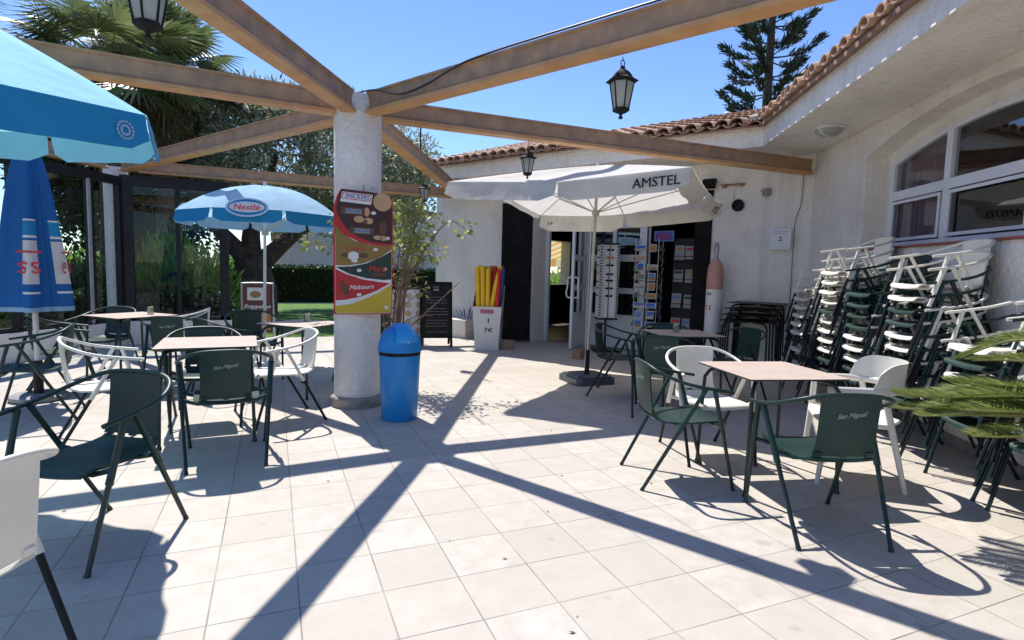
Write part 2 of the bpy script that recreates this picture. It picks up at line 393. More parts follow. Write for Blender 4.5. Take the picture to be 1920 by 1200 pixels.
B_("wall", 'plaster', wall_side, smooth=0)
for q in ((EA, -3.0, 5.2), (FA, -4.2, -1.64), (FA, 1.7, 3.04)): B_("skirting", 'stonebase', lambda mb: wbox(mb, q[0], 5.288, 5.3, q[1], q[2], .002, .09), smooth=0)
DF = 4.45
def fascia(mb):
    mb.prism([(DF, -3.4), (DF, DF*T30), (DF+.12, (DF+.12)*T30), (DF+.12, -3.4)], 3.06, 3.33, lambda a, b, h: Wp(FA, a, b, h))
    mb.prism([(DF, -DF*T30), (DF, 5.2), (DF+.12, 5.2), (DF+.12, -(DF+.12)*T30)], 3.06, 3.33, lambda a, b, h: Wp(EA, a, b, h))
    wbox(mb, FA, DF, 10.5, -3.52, -3.4, 3.06, 3.33)
B_("fascia", 'plaster', fascia, smooth=0)
def soffit(mb):
    mb.prism([(DF+.12, -3.4), (DF+.12, (DF+.12)*T30), (5.78, 5.78*T30), (5.78, -4.2)], 3.063, 3.12, lambda a, b, h: Wp(FA, a, b, h))
    mb.prism([(DF+.12, -(DF+.12)*T30), (DF+.12, 5.2), (5.65, 5.2), (5.65, -5.65*T30)], 3.063, 3.12, lambda a, b, h: Wp(EA, a, b, h))
B_("soffit", 'plaster', soffit, smooth=0)
# tiled roof : rows of barrel tiles running up the slope
def tiles(mb, ang, sgn, t0, t1, De, Dtop, z0, slope, seed):
    rr = random.Random(seed); pitch = .205; t = t0
    while t < t1:
        lim = (sgn*t)/T30
        D0 = max(De, lim); jit = rr.uniform(-.012, .012)
        D = D0+rr.uniform(-.025, .02); k = 0
        while D < Dtop:
            L = min(.36, Dtop-D+.05); z = z0+(D-4.36)*slope+.018; G = []; 
            for (d, rad, dz) in ((0, .088, .012), (L*1.08, .070, -.004)):
                row = []
                for j in range(9):
                    a = math.pi*j/8; row.append(Vector(Wp(ang, D+d, t+jit-math.cos(a)*rad, z+d*slope+dz+math.sin(a)*rad*.95)))
                G.append(row)
            mb.slab(G, .013)
            G = []
            for (d, rad, dz) in ((-.02 if k == 0 else 0, .075, .0), (L*1.06, .085, -.012)):
                row = []
                for j in range(7):
                    a = math.pi*j/6; row.append(Vector(Wp(ang, D+d, t+pitch/2-math.cos(a)*rad, z+d*slope+dz+.03-math.sin(a)*rad*.6)))
                G.append(row)
            mb.slab(G, .012)
            D += .36; k += 1
        t += pitch
DE = 4.342
B_("roof", 'terra', lambda mb: (tiles(mb, FA, 1, -3.45, 4.2, DE-.1, 7.4, 3.335, .30, 1)), smooth=50)
B_("roof", 'terra', lambda mb: (tiles(mb, EA, -1, -4.2, 4.6, DE, 7.4, 3.335, .30, 2)), smooth=50)
def bed(mb):
    for a, p in ((FA, [(DE-.02, -3.45), (DE-.02, DE*T30), (7.4, 7.4*T30), (7.4, -3.45)]), (EA, [(DE+.03, -DE*T30), (DE+.03, 4.6), (7.4, 4.6), (7.4, -7.4*T30)])):
        n = len(p); V = [Wp(a, D, t, 3.325+(D-4.36)*.3) for D, t in p]+[Wp(a, D, t, 3.285+max(0, (D-4.5))*.3) for D, t in p]
        mb.add(V, [(0, 1, 2, 3), (7, 6, 5, 4)]+[(i, i+4, (i+1) % 4+4, (i+1) % 4) for i in range(4)])
B_("roof_bedding", 'mortar', bed, smooth=0)
def valley(mb):
    for i in range(5):
        D = DE-.02+i*.16; p = Wp(0, D/math.cos(R(30)), 0, 3.41+i*.05)
        mb.lathe([(.02, -.05), (.07, -.045), (.08, 0), (.04, .03), (.02, .035)], p, 7)
B_("valley_mortar", pm("pale_mortar", (.55, .5, .43), (.38, .33, .27), .95, 9, .7, 30, .02), valley, smooth=60)
# shop doorway
def leafplan(h, f, th, mb, z0, z1, mi=0):
    a = Vector(Wp(FA, h[0], h[1], 0)); b = Vector(Wp(FA, f[0], f[1], 0)); d = (b-a).normalized(); q = Vector((-d.y, d.x, 0))*th/2
    mb.prism([tuple((a+q).xy), tuple((b+q).xy), tuple((b-q).xy), tuple((a-q).xy)], z0, z1, mi=mi); return a, b, d
B_("shutter", 'darkwood', lambda mb: (leafplan((5.27, -1.64), (4.98, -2.14), .05, mb, .04, 2.62), leafplan((5.235, -1.70), (4.985, -2.12), .02, mb, 1.2, 1.3)), smooth=0)
B_("shutter", 'darkwood', lambda mb: (wbox(mb, FA, 5.28, 5.33, 1.44, 1.70, .03, 2.66)), smooth=0)
fd0, fd1 = 5.72, 5.79
def dframe(mb):
    for t0, t1, z0, z1 in ((-1.62, -1.55, 0, 2.64), (-.76, -.69, 0, 2.26), (.39, .46, 0, 2.26), (1.29, 1.36, 0, 2.26), (-1.55, 1.36, 2.26, 2.36), (-1.55, 1.36, 2.57, 2.64), (-.78, 1.36, 2.36, 2.57), (1.36, 1.67, 0, 2.64),
        (-.69, .39, 2.16, 2.26), (-.69, .39, 1.57, 1.69), (-.69, .39, 1.0, 1.1), (-.69, -.63, 1.69, 2.16), (-.69, -.63, 1.1, 1.57), (-.69, -.63, .62, 1.0), (.33, .39, 1.69, 2.16), (.33, .39, 1.1, 1.57), (.33, .39, .62, 1.0), (-.19, -.12, 1.69, 2.16), (-.69, .39, .02, .62)):
        wbox(mb, FA, fd0, fd1, t0, t1, z0, z1)
    for z in (.2, .36, .5): wbox(mb, FA, fd0-.006, fd0, -.62, .32, z, z+.008)
DFR = B_("door_frame", 'wframe', dframe, smooth=0)
for (t0, t1, z0, z1) in ((-.63, -.19, 1.69, 2.16), (-.12, .33, 1.69, 2.16), (-.63, .33, 1.1, 1.57), (-.63, .33, .62, 1.0), (-1.55, -.78, 2.36, 2.57)):
    B_("pane", 'wglass', lambda mb: wbox(mb, FA, 5.75, 5.756, t0, t1, z0, z1), DFR, 0)
# open glazed door leaf, standing out from the frame
dh, df = (5.70, -.73), (4.93, -.53)
def dl(mb):
    a = Vector(Wp(FA, *dh, 0)); b = Vector(Wp(FA, *df, 0)); d = (b-a).normalized(); L = (b-a).length; q = Vector((-d.y, d.x, 0))
    def seg(s0, s1, z0, z1, th=.045):
        p = a+d*s0; r = a+d*s1; mb.prism([tuple((p+q*th/2).xy), tuple((r+q*th/2).xy), tuple((r-q*th/2).xy), tuple((p-q*th/2).xy)], z0, z1)
    for s in ((0, .08), (L-.08, L)): seg(*s, .02, 2.22)
    for z0, z1 in ((.02, .12), (.55, .65), (1.05, 1.13), (1.57, 1.65), (2.14, 2.22)): seg(.08, L-.08, z0, z1)
    seg(.08, L-.08, .12, .55, .03); seg(L/2-.03, L/2+.03, .65, 1.05); seg(L/2-.03, L/2+.03, 1.13, 2.14)
DL = B_("door", 'wframe', dl, smooth=0, label="white glazed shop door standing open")
def dp(mb):
    a = Vector(Wp(FA, *dh, 0)); b = Vector(Wp(FA, *df, 0)); d = (b-a).normalized(); q = Vector((-d.y, d.x, 0))*.003; p = a+d*.08; r = b-d*.08
    mb.prism([tuple((p+q).xy), tuple((r+q).xy), tuple((r-q).xy), tuple((p-q).xy)], .6, 2.15)
B_("pane", 'dglass', dp, DL, 0)
def dhandle(mb):
    a = Vector(Wp(FA, *dh, 0)); b = Vector(Wp(FA, *df, 0)); d = (b-a).normalized(); q = Vector((-d.y, d.x, 0)); c = b-d*.05
    for s in (-1, 1):
        P = [c+q*s*.02+Vector((0, 0, .92)), c+q*s*.09+Vector((0, 0, .92)), c+q*s*.11+d*.02+Vector((0, 0, 1.0)), c+q*s*.095+d*.01+Vector((0, 0, 1.1)), c+q*s*.10+d*.01+Vector((0, 0, 1.2)), c+q*s*.08+Vector((0, 0, 1.26)), c+q*s*.02+Vector((0, 0, 1.27))]
        mb.tube(catmull(P), .014, 8)
B_("handle", 'wframe', dhandle, DL)
# shop interior
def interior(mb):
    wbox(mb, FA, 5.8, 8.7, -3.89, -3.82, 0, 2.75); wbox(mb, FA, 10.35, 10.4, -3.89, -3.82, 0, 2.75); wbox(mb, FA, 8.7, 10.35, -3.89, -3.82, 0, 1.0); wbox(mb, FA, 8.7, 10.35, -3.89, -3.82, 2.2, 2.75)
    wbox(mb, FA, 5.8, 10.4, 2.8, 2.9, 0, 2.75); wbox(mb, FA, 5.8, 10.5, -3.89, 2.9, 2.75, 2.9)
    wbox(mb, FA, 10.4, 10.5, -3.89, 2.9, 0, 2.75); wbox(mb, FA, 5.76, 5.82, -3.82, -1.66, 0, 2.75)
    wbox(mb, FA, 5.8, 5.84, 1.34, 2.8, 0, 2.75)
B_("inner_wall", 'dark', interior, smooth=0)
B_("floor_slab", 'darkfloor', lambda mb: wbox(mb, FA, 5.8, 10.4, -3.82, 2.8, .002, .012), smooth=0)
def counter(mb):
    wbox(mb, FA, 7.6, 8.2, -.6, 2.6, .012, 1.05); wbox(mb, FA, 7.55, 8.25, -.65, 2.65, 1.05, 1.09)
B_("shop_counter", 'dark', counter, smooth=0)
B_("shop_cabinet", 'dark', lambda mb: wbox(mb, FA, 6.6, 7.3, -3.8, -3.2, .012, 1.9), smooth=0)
def awn(mb, mi):
    for i in range(13):
        if i % 2 == mi: 
            d0 = 9.6+i*.3; V = [Wp(FA, d0, -4.3, 2.35), Wp(FA, d0+.3, -4.3, 2.35), Wp(FA, d0+.3, -6.0, 1.78), Wp(FA, d0, -6.0, 1.78), Wp(FA, d0+.3, -6.02, 1.52), Wp(FA, d0, -6.02, 1.52)]
            mb.add(V, [(0, 1, 2, 3), (3, 2, 4, 5)])
AW = thing("striped_awning", "yellow and cream striped awning seen through the open shop door", "awning", Wp(FA, 11.5, -5.1, 0))
for mi, mt in ((0, cloth("yellow_awning", (.75, .42, .08), .45)), (1, cloth("cream_awning", (.75, .68, .5), .45))):
    mb = MB(); awn(mb, mi); o = mb.build("fabric_stripes", mt, AW, world=True, smooth=0)
mb = MB()
for d_ in (9.62, 13.5): mb.tube([Wp(FA, d_, -4.22, 2.33), Wp(FA, d_, -5.98, 1.75)], .02); mb.tube([Wp(FA, d_, -5.98, 1.75), Wp(FA, d_, -5.98, 0)], .025)
mb.build("frame", 'grey', AW, world=True)
# arched window
def arcpoly(t0, t1, z0): return [(t0, z0)]+[(t1, z0)]+[(t1+(t0-t1)*i/8, ARCH(t1+(t0-t1)*i/8)) for i in range(9)]
w0, w1 = 5.5, 5.56
def wframe(mb):
    tl, tr = -1.46, 1.66
    wbox(mb, EA, w0, w1, tl, tl+.07, 1.70, ARCH(tl+.035)); wbox(mb, EA, w0, w1, tr-.07, tr, 1.70, ARCH(tr-.035))
    wbox(mb, EA, w0, w1, tl+.07, tr-.07, 1.70, 1.765); wbox(mb, EA, w0-.004, w1, tl+.07, tr-.07, 2.215, 2.31)
    for t in (-.47, .62): wbox(mb, EA, w0-.002, w1-.002, t-.045, t+.045, 1.765, 2.215); wbox(mb, EA, w0-.002, w1-.002, t-.045, t+.045, 2.31, ARCH(t)-.02)
    ts = [tl+(tr-tl)*i/20 for i in range(21)]
    wpoly(mb, EA, [(t, ARCH(t)-.05) for t in ts]+[(t, ARCH(t)) for t in ts[::-1]], w0+.002, w1-.004)
    for t0, t1 in ((tl+.09, -.53), (-.41, .56), (.68, tr-.09)):
        for q in ((t0, t0+.03, 1.78, 2.2), (t1-.03, t1, 1.78, 2.2), (t0+.03, t1-.03, 1.78, 1.81), (t0+.03, t1-.03, 2.17, 2.2)): wbox(mb, EA, w0-.012, w0, *q)
WIN = B_("window", 'wframe', wframe, smooth=0)
for (t0, t1) in ((-1.39, -.515), (-.425, .575), (.665, 1.59)):
    B_("pane", 'wglass', lambda mb: wbox(mb, EA, 5.53, 5.536, t0, t1, 1.765, 2.215), WIN, 0)
    B_("pane", 'wglass', lambda mb: wpoly(mb, EA, arcpoly(t0, t1, 2.31), 5.53, 5.536), WIN, 0)
def curt(mb):
    for (a, b) in ((-1.4, -.78), (.9, 1.6)):
        G = []
        for z in (1.6, 2.0, 2.45, 2.8): G.append([Vector(Wp(EA, 5.64+.03*math.sin(i*.95+z*.4)+.008*math.sin(i*2.7), a+(b-a)*i/60, z)) for i in range(61)])
        mb.grid(G)
B_("curtain", 'curtain', curt, WIN)
B_("window_sill", pm("red_tile_sill", (.34, .10, .06), None, .6), lambda mb: wbox(mb, EA, 5.27, 5.5, -1.57, 1.79, 1.682, 1.703), smooth=0)
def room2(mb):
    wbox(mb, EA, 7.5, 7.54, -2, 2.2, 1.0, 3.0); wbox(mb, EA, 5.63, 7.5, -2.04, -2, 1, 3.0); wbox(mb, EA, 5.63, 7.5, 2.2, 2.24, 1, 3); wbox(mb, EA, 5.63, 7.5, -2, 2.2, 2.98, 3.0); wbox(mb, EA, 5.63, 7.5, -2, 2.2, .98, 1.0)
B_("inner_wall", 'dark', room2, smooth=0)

# far white building beyond the hedge
FB = thing("neighbour_house", "plain white house with shallow gable far behind the dark clipped hedge", "house", (6, 27, 0))
mb = MB(); mb.prism([(.1, 0), (12, 0), (12, 3.3), (6.2, 3.9), (.1, 2.6)], 25.5, 33, lambda a, b, h: (a, h, b)); o = mb.build("wall", 'plaster', FB, world=True, smooth=0); flipfix(o)
mb = MB(); V = [(-.1, 25.3, 2.66), (6.2, 25.3, 3.97), (12.2, 25.3, 3.35), (12.2, 33.2, 3.35), (6.2, 33.2, 3.97), (-.1, 33.2, 2.66)]
mb.add(V+[(x, y, z-.08) for x, y, z in V], [(0, 1, 4, 5), (1, 2, 3, 4), (11, 10, 7, 6), (10, 9, 8, 7), (0, 6, 7, 1), (1, 7, 8, 2), (2, 8, 9, 3), (3, 9, 10, 4), (4, 10, 11, 5), (5, 11, 6, 0)])
flipfix(mb.build("roof", 'terra', FB, world=True, smooth=0))

# ------------------------------------------------------------------ pergola
PG = thing("pergola", "star shaped pergola of brown beams on a round white column", "pergola", (HUB.x, HUB.y, 0))
mb = MB(); mb.lathe([(.222, .1), (.222, 1.0), (.221, 2.0), (.222, 2.9), (.20, 2.955), (.02, 2.97)], (0, 0, 0), 48); mb.build("column", 'plaster2', PG, smooth=40)
mb = MB(); mb.lathe([(.262, .001), (.262, .085), (.25, .10), (.2, .105)], (0, 0, 0), 40); mb.build("column_base", 'stonebase', PG, smooth=30)
def beam(P0, P1, z=2.77, sag=0):
    a = Vector(P0)-HUB; b = Vector(P1)-HUB; a.z = b.z = z; d = (b-a); L = d.length; d.normalize(); q = Vector((-d.y, d.x, 0)); up_ = Vector((0, 0, 1))
    prof = [(-.07, 0), (.07, 0), (.07, .03), (.048, .045), (.032, .06), (.032, .175), (.05, .185), (.05, .2), (-.05, .2), (-.05, .185), (-.032, .175), (-.032, .06), (-.048, .045), (-.07, .03)]
    mb = MB(); mb.prism(prof, 0, L, lambda u, v, h: a+d*h+q*u+up_*v)
    o = mb.build("beam", ['beam', 'beamtop', 'beambounce'], PG, smooth=0); flipfix(o); 
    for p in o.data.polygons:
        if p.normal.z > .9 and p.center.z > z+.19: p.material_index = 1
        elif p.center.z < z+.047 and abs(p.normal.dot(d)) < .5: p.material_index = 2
    return o
VTX = [Vector((HUB.x+6.0*math.cos(R(a)), HUB.y+6.0*math.sin(R(a)), 0)) for a in range(0, 360, 60)]
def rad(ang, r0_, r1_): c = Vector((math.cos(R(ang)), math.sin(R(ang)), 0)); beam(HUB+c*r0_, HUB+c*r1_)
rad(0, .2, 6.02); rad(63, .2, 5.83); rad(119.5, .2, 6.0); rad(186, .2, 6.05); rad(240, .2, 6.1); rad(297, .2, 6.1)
VD, VC, VB_, VA_ = VTX[2], VTX[3], VTX[5], VTX[4]
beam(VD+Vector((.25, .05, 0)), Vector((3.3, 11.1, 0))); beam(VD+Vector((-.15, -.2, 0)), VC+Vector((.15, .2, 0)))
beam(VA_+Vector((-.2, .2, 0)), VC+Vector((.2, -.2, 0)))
def col2(p, h):
    mb = MB(); p = Vector(p)-HUB; mb.lathe([(.17, .001), (.17, h-.03), (.15, h)], p, 28); mb.build("column", 'plaster2', PG)
for p in (VD+Vector((-.12, .28, 0)), VC+Vector((-.25, .05, 0)), VA_, VB_): col2(p, 2.86)

# ------------------------------------------------------------------ glazed windbreak
GW = thing("glass_windbreak", "black framed glass windbreak on a low white wall round the terrace corner", "windbreak", (VD.x, VD.y, 0))
def gpart(name, mat, fn, smooth=0):
    mb = MB(); fn(mb); o = mb.build(name, mat, GW, world=True, smooth=smooth); flipfix(o); return o
def lowwall(mb):
    wbox(mb, 150, 5.1, 5.3, -3.0, 2.94, 0, .38)
    wbox(mb, 90, 5.1, 5.3, -2.94, -1.44, 0, .38)
gpart("low_wall", 'plaster', lowwall)
gpart("header", 'black', lambda mb: wbox(mb, 150, 5.13, 5.25, -3.0, 3.06, 2.55, 2.68)); gpart("header", 'black', lambda mb: wbox(mb, 90, 5.13, 5.25, -3.0, -1.44, 2.56, 2.72))
gpart("bottom_rail", 'black', lambda mb: wbox(mb, 150, 5.14, 5.24, -3.0, 2.9, .38, .44)); gpart("bottom_rail", 'black', lambda mb: wbox(mb, 90, 5.14, 5.24, -2.9, -1.44, .38, .44))
for ang, t0, t1 in ((150, 2.90, 3.02), (150, 2.36, 2.43), (150, 1.2, 1.27), (150, 0, .07), (150, -1.2, -1.13), (150, -2.4, -2.33), (90, -3.0, -2.84), (90, -2.24, -2.18), (90, -1.6, -1.46)):
    gpart("post", 'black', lambda mb: wbox(mb, ang, 5.14, 5.24, t0, t1, .38, 2.6))
gpart("trim", 'grey', lambda mb: wbox(mb, 150, 5.12, 5.14, 2.31, 2.36, .40, 2.56))
for ang, t0, t1 in ((150, 2.43, 2.9), (150, 1.27, 2.36), (150, .07, 1.2), (150, -1.13, 0), (150, -2.33, -1.2), (90, -2.84, -2.24), (90, -2.18, -1.6)):
    gpart("pane", 'glass', lambda mb: wbox(mb, ang, 5.187, 5.193, t0, t1, .44, 2.56))

# ------------------------------------------------------------------ chairs
ARM = [(.291, .21, .645), (.297, .06, .667), (.294, -.07, .692), (.272, -.17, .725), (.215, -.245, .76), (.13, -.272, .782), (0, -.28, .788)]
ARMP = catmull(ARM+[(-x, y, z) for x, y, z in ARM[-2::-1]], 4)
SEATP = [(.238, .412, .185), (.232, .430, .198), (.215, .442, .205), (.1, .438, .208), (0, .430, .207), (-.1, .428, .20), (-.17, .432, .185), (-.215, .447, .165), (-.230, .461, .158)]
BACKP = [(-.233, .466, .157), (-.252, .53, .149), (-.262, .61, .148), (-.270, .70, .149), (-.277, .788, .150)]
def profgrid(P, dish, fwd, n=9):
    G = []
    for (y, z, hw) in P:
        G.append([Vector((hw*u, y+fwd*u*u, z-dish*(1-u*u))) for u in [(-1+2*j/(n-1)) for j in range(n)]])
    return G
def armchair(name, label, main, leg, logo, detail=True):
    t = thing(name, label, "chair")
    mb = MB(); mb.tube(ARMP, .0128, 10, flat=.85); a = mb.build("arm_rail", main, t, smooth=60)
    mb = MB(); mb.slab(profgrid(SEATP, .012, 0), .012)
    mb.tube([(-.175, .16, .405), (.175, .16, .405)], .012, 6); mb.tube([(-.17, -.09, .405), (.17, -.09, .405)], .012, 6)
    for sx in (-1, 1):
        mb.tube([(sx*.175, .16, .405), (sx*.262, .155, .43)], .013, 6); mb.tube([(sx*.17, -.09, .405), (sx*.262, -.07, .43)], .013, 6)
    for x in (-.13, 0, .13): mb.box((x, -.238, .472), (.035, .010, .034), Matrix.Rotation(-.45, 3, 'X').inverted())
    st = mb.build("seat", main, t, smooth=50); flipfix(st)
    mb = MB(); mb.slab(profgrid(BACKP, 0, .012), .011); bk = mb.build("backrest", main, t, smooth=50); flipfix(bk)
    if logo:
        text("logo", "San Miguel", .034, 'logogrey', (0, -.2822, .685), (1, 0, .12), (-.0, -.09, 1), bk, shear=.35, bold=.01)
        if logo > 1: text("logo", "San Miguel", .034, 'logogrey', (0, -.2515, .70), (1, 0, .12), (0, -.09, 1), bk, shear=.35, bold=.01)
    for sx in (-1, 1):
        def L(p, q, s): p = Vector(p); q = Vector(q); v = p.lerp(q, s); return (v.x*sx, v.y, v.z)
        for p, q in (((.292, .10, .655), (.25, .277, 0)), ((.292, .045, .665), (.235, -.316, 0))):
            mb = MB(); s1 = .43
            mb.tube([L(p, q, 0), L(p, q, .12), L(p, q, .3), L(p, q, s1)], [.019, .016, .017, .0185], 8, flat=.8); mb.build("arm_support", main, t, smooth=60)
            mb = MB(); mb.tube([L(p, q, s1-.02), L(p, q, .97), L(p, q, .985), (q[0]*sx, q[1], 0)], [.0125, .0115, .0135, .0135], 8); mb.build("leg", leg, t, smooth=60)
    return t
GRP = "armchairs set out around the terrace tables"
def clabel(o, lab, pos, th, first=None): pass
green0 = armchair("armchair", "dark green armchair nearest the camera on the right, its back to the camera", 'green', 'greenleg', 1); green0['group'] = GRP
white0 = armchair("armchair", "white armchair with black lower legs behind the right front table, facing the camera", 'white', 'black', 0); white0['group'] = GRP
usedg = usedw = False
CHAIRS = [
 ('g', 2.75, 2.14, 338, "dark green armchair with its logo back to the camera beside the right front table"),
 ('g', 2.50, 2.98, 252, "dark green armchair with sunlit seat on the left side of the right front table"),
 ('w', 3.03, 3.30, 164, "white armchair behind the right front table, facing the camera"),
 ('g', 3.57, 5.28, 224, "dark green armchair in shade beside the white parasol pole and base"),
 ('g', 3.50, 4.47, 320, "dark green armchair behind the white armchair, back turned, in the canopy shade"),
 ('g', 4.05, 5.12, 146, "dark green armchair behind the shaded table, in front of the postcard rack"),
 ('g', 4.62, 4.72, 92, "green armchair side-on between the shaded table and the stacked chairs, lit from behind"),
 ('g', -.81, 3.20, 147, "large dark green armchair in the left foreground, seen from its right side"),
 ('g', -.31, 4.37, 3, "dark green armchair with its back to the camera at the left front table"),
 ('w', .05, 5.30, 106, "white armchair facing left beside the plaster column"),
 ('w', -1.15, 5.03, 284, "white armchair facing right at the left end of the left front table"),
 ('g', -1.90, 5.98, 97, "dark green armchair at the far left edge beside the closed blue parasol"),
 ('g', -.54, 5.37, 186, "dark green armchair behind the left front table, facing the camera"),
 ('g', -1.87, 8.03, 156, "dark green armchair behind the table in the glazed corner"),
 ('w', -1.02, 7.95, 95, "white armchair facing left at the table in the glazed corner"),
 ('g', -.98, 7.05, 350, "dark green armchair with back turned at the table in the glazed corner"),
 ('g', -1.98, 7.05, 285, "dark green armchair facing right at the table in the glazed corner"),
 ('g', -.46, 6.62, 300, "dark green armchair to the left of the table near the column"),
 ('g', .98, 6.78, 110, "dark green armchair half hidden behind the column and its poster"),
 ('g', -.22, 7.35, 195, "dark green armchair with dark back in front of the brown frappe board"),
 ('w', -.966, 2.10, 57, "white armchair cut off by the lower left corner, its back to the camera"),
]
for kind, x, y, th, lab in CHAIRS:
    if kind == 'g':
        if not usedg: o = green0; usedg = True; o.location = (x, y, 0); o.rotation_euler = (0, 0, R(th)); o['label'] = lab
        else: dup(green0, (x, y, 0), R(th), lab)
    else:
        if not usedw: o = white0; usedw = True; o.location = (x, y, 0); o.rotation_euler = (0, 0, R(th)); o['label'] = lab
        else: dup(white0, (x, y, 0), R(th), lab)
# white shell chair with four plain legs
t = thing("shell_chair", "white plastic tub chair with curved wraparound back and four white legs", "chair", (3.66, 2.60, 0), R(50))
mb = MB(); mb.slab(profgrid([(y, z, w_*1.05) for y, z, w_ in SEATP], .014, 0), .016); flipfix(mb.build("seat", 'white', t, smooth=50))
def ell(a, rx=.27, ry=.25): return (rx*math.sin(a), -ry*math.cos(a)-.02)
G = []
for k in range(9):
    f = k/8; row = []
    for j in range(25):
        a = R(-88+176*j/24); q = abs(j/12-1); top = .83-.0*q; edge = max(0, (q-.55)/.45)
        zt = .655+.175*math.sqrt(max(0.0, 1-edge**2.2)); z = .655+(zt-.655)*f; x, y = ell(a); rr_ = 1+.05*f
        row.append(Vector((x*rr_, y*rr_, z)))
    G.append(row)
mb = MB(); mb.slab(G, .010); flipfix(mb.build("backrest", 'white', t, smooth=60))
pts = [(.275, .22, .64)]+[(ell(R(a))[0]*1.02, ell(R(a))[1]*1.02, .65) for a in range(90, -91, -15)]+[(-.275, .22, .64)]
mb = MB(); mb.tube(catmull(pts, 3), .016, 8, flat=1.5); mb.build("arm_rail", 'white', t, smooth=60)
for sx in (-1, 1):
    mb = MB(); mb.tube([(sx*.275, .19, .64), (sx*.262, .2, .43), (sx*.25, .24, 0)], [.02, .022, .015], 8); mb.build("leg", 'white', t, smooth=60)
    mb = MB(); mb.tube([(sx*.255, -.11, .64), (sx*.25, -.16, .43), (sx*.245, -.27, 0)], [.02, .022, .015], 8); mb.build("leg", 'white', t, smooth=60)
    mb = MB(); mb.box((sx*.235, .03, .425), (.05, .38, .03)); mb.build("seat_rail", 'white', t)

# stacks of chairs along the window wall
ORD = ["topmost", "second", "third", "fourth", "fifth", "sixth", "seventh", "eighth", "ninth", "tenth", "eleventh"]
STK = [(-1.62, "WWWWWWGWGG"[:9], "stack furthest from the camera"), (-.86, "WWWWGWWWWGG", "tallest stack, second from the shop"), (-.24, "GGGGWWWGGG"[:9], "third stack from the shop"),
       (.50, "WWGGWWGGWG", "fourth stack from the shop"), (1.30, "WGWGGG", "low stack behind the palm fronds"), (1.95, "WGWWGW"+"G", "low stack nearest the camera, right edge")]
fdir = R(60)   # facing -n of the side wall
stack_th = math.atan2(-(-math.cos(R(EA))), -math.sin(R(EA)))
for tc, cols, nm in STK:
    n = len(cols); jr = random.Random(int(tc*100)+500)
    for k, c in enumerate(cols):
        lev = n-1-k; D = 4.93+.012*lev*.0+jr.uniform(-.012, .012); p = Wp(EA, D, tc+jr.uniform(-.012, .012), lev*.1)
        fx_, fy_ = -math.cos(R(EA)), -math.sin(R(EA)); th = math.atan2(-fx_, fy_)+jr.uniform(-.03, .03)
        cw = "white" if c == 'W' else "dark green"
        lab = f"{cw} armchair, {ORD[k]} in the {nm}" if k == 0 else f"{cw} armchair, {ORD[k]} from the top of the {nm}"
        dup(white0 if c == 'W' else green0, p, th, lab, "armchairs stacked along the window wall")

# ------------------------------------------------------------------ tables
def make_table(lab):
    t = thing("cafe_table", lab, "table", group="square cafe tables")
    h = .34; c = .012
    oct_ = [(h-c, -h), (h, -h+c), (h, h-c), (h-c, h), (-h+c, h), (-h, h-c), (-h, -h+c), (-h+c, -h)]
    mb = MB(); mb.prism(oct_, .732, .742); o = mb.build("table_top", ['table', 'tedge'], t, smooth=0); flipfix(o)
    for p in o.data.polygons:
        if p.normal.z < .5: p.material_index = 1
    mb = MB(); mb.box((0, 0, .724), (.5, .05, .012)); mb.box((0, 0, .7235), (.05, .5, .011)); mb.build("under_frame", 'greenleg', t)
    for sx in (-1, 1):
        for sy in (-1, 1):
            P = [(sx*.05, sy*.05, .712), (sx*.2, sy*.2, .712), (sx*.262, sy*.262, .70), (sx*.29, sy*.29, .655), (sx*.30, sy*.30, .58), (sx*.315, sy*.315, 0.0)]
            mb = MB(); q = catmull(P, 4); mb.tube(q, [.0125]*(len(q)-1)+[.0125], 8); mb.lathe([(.0135, 0), (.018, .002), (.018, .012), (.014, .03)], (sx*.315, sy*.315, 0), 10); mb.build("leg", 'greenleg', t, smooth=50)
    return t
TB = [(3.06, 2.78, -14, "square beige table in the right foreground with chairs on all four sides"), (-.47, 4.97, 2, "square beige table in the left foreground beside the plaster column"),
      (-1.50, 7.60, 42, "beige table striped by shadow in the glazed corner"), (.30, 6.42, 45, "beige table set cornerwise just left of the plaster column"), (4.02, 4.83, -14, "shaded beige table under the white parasol")]
for i, (x, y, rz, lab) in enumerate(TB):
    if i == 0: T0 = make_table(lab); T0.location = (x, y, 0); T0.rotation_euler = (0, 0, R(rz))
    else: dup(T0, (x, y, 0), R(rz), lab)
# glass sugar and ashtray holders
for (x, y, lab) in ((.34, 6.55, "small glass of sugar sachets on the table by the column"), (-1.32, 7.66, "small glass of sugar sachets on the corner table"), (4.0, 4.9, "small glass of sachets on the shaded table")):
    t = thing("sachet_glass", lab, "glass", (x, y, .742), group="sachet glasses on the tables")
    mb = MB(); mb.lathe([(.03, 0), (.036, .002), (.04, .075), (.037, .075), (.033, .006), (.005, .006)], n=16); mb.build("glass_cup", 'cupglass', t)
    mb = MB()
    for k in range(7):
        a = k*.9; mb.box((.015*math.cos(a), .015*math.sin(a), .055), (.022, .004, .075), Matrix.Rotation(a, 3, 'Z') @ Matrix.Rotation(.15, 3, 'X'))
    mb.build("sachet", flat("sachet_paper", (.62, .66, .42)), t)

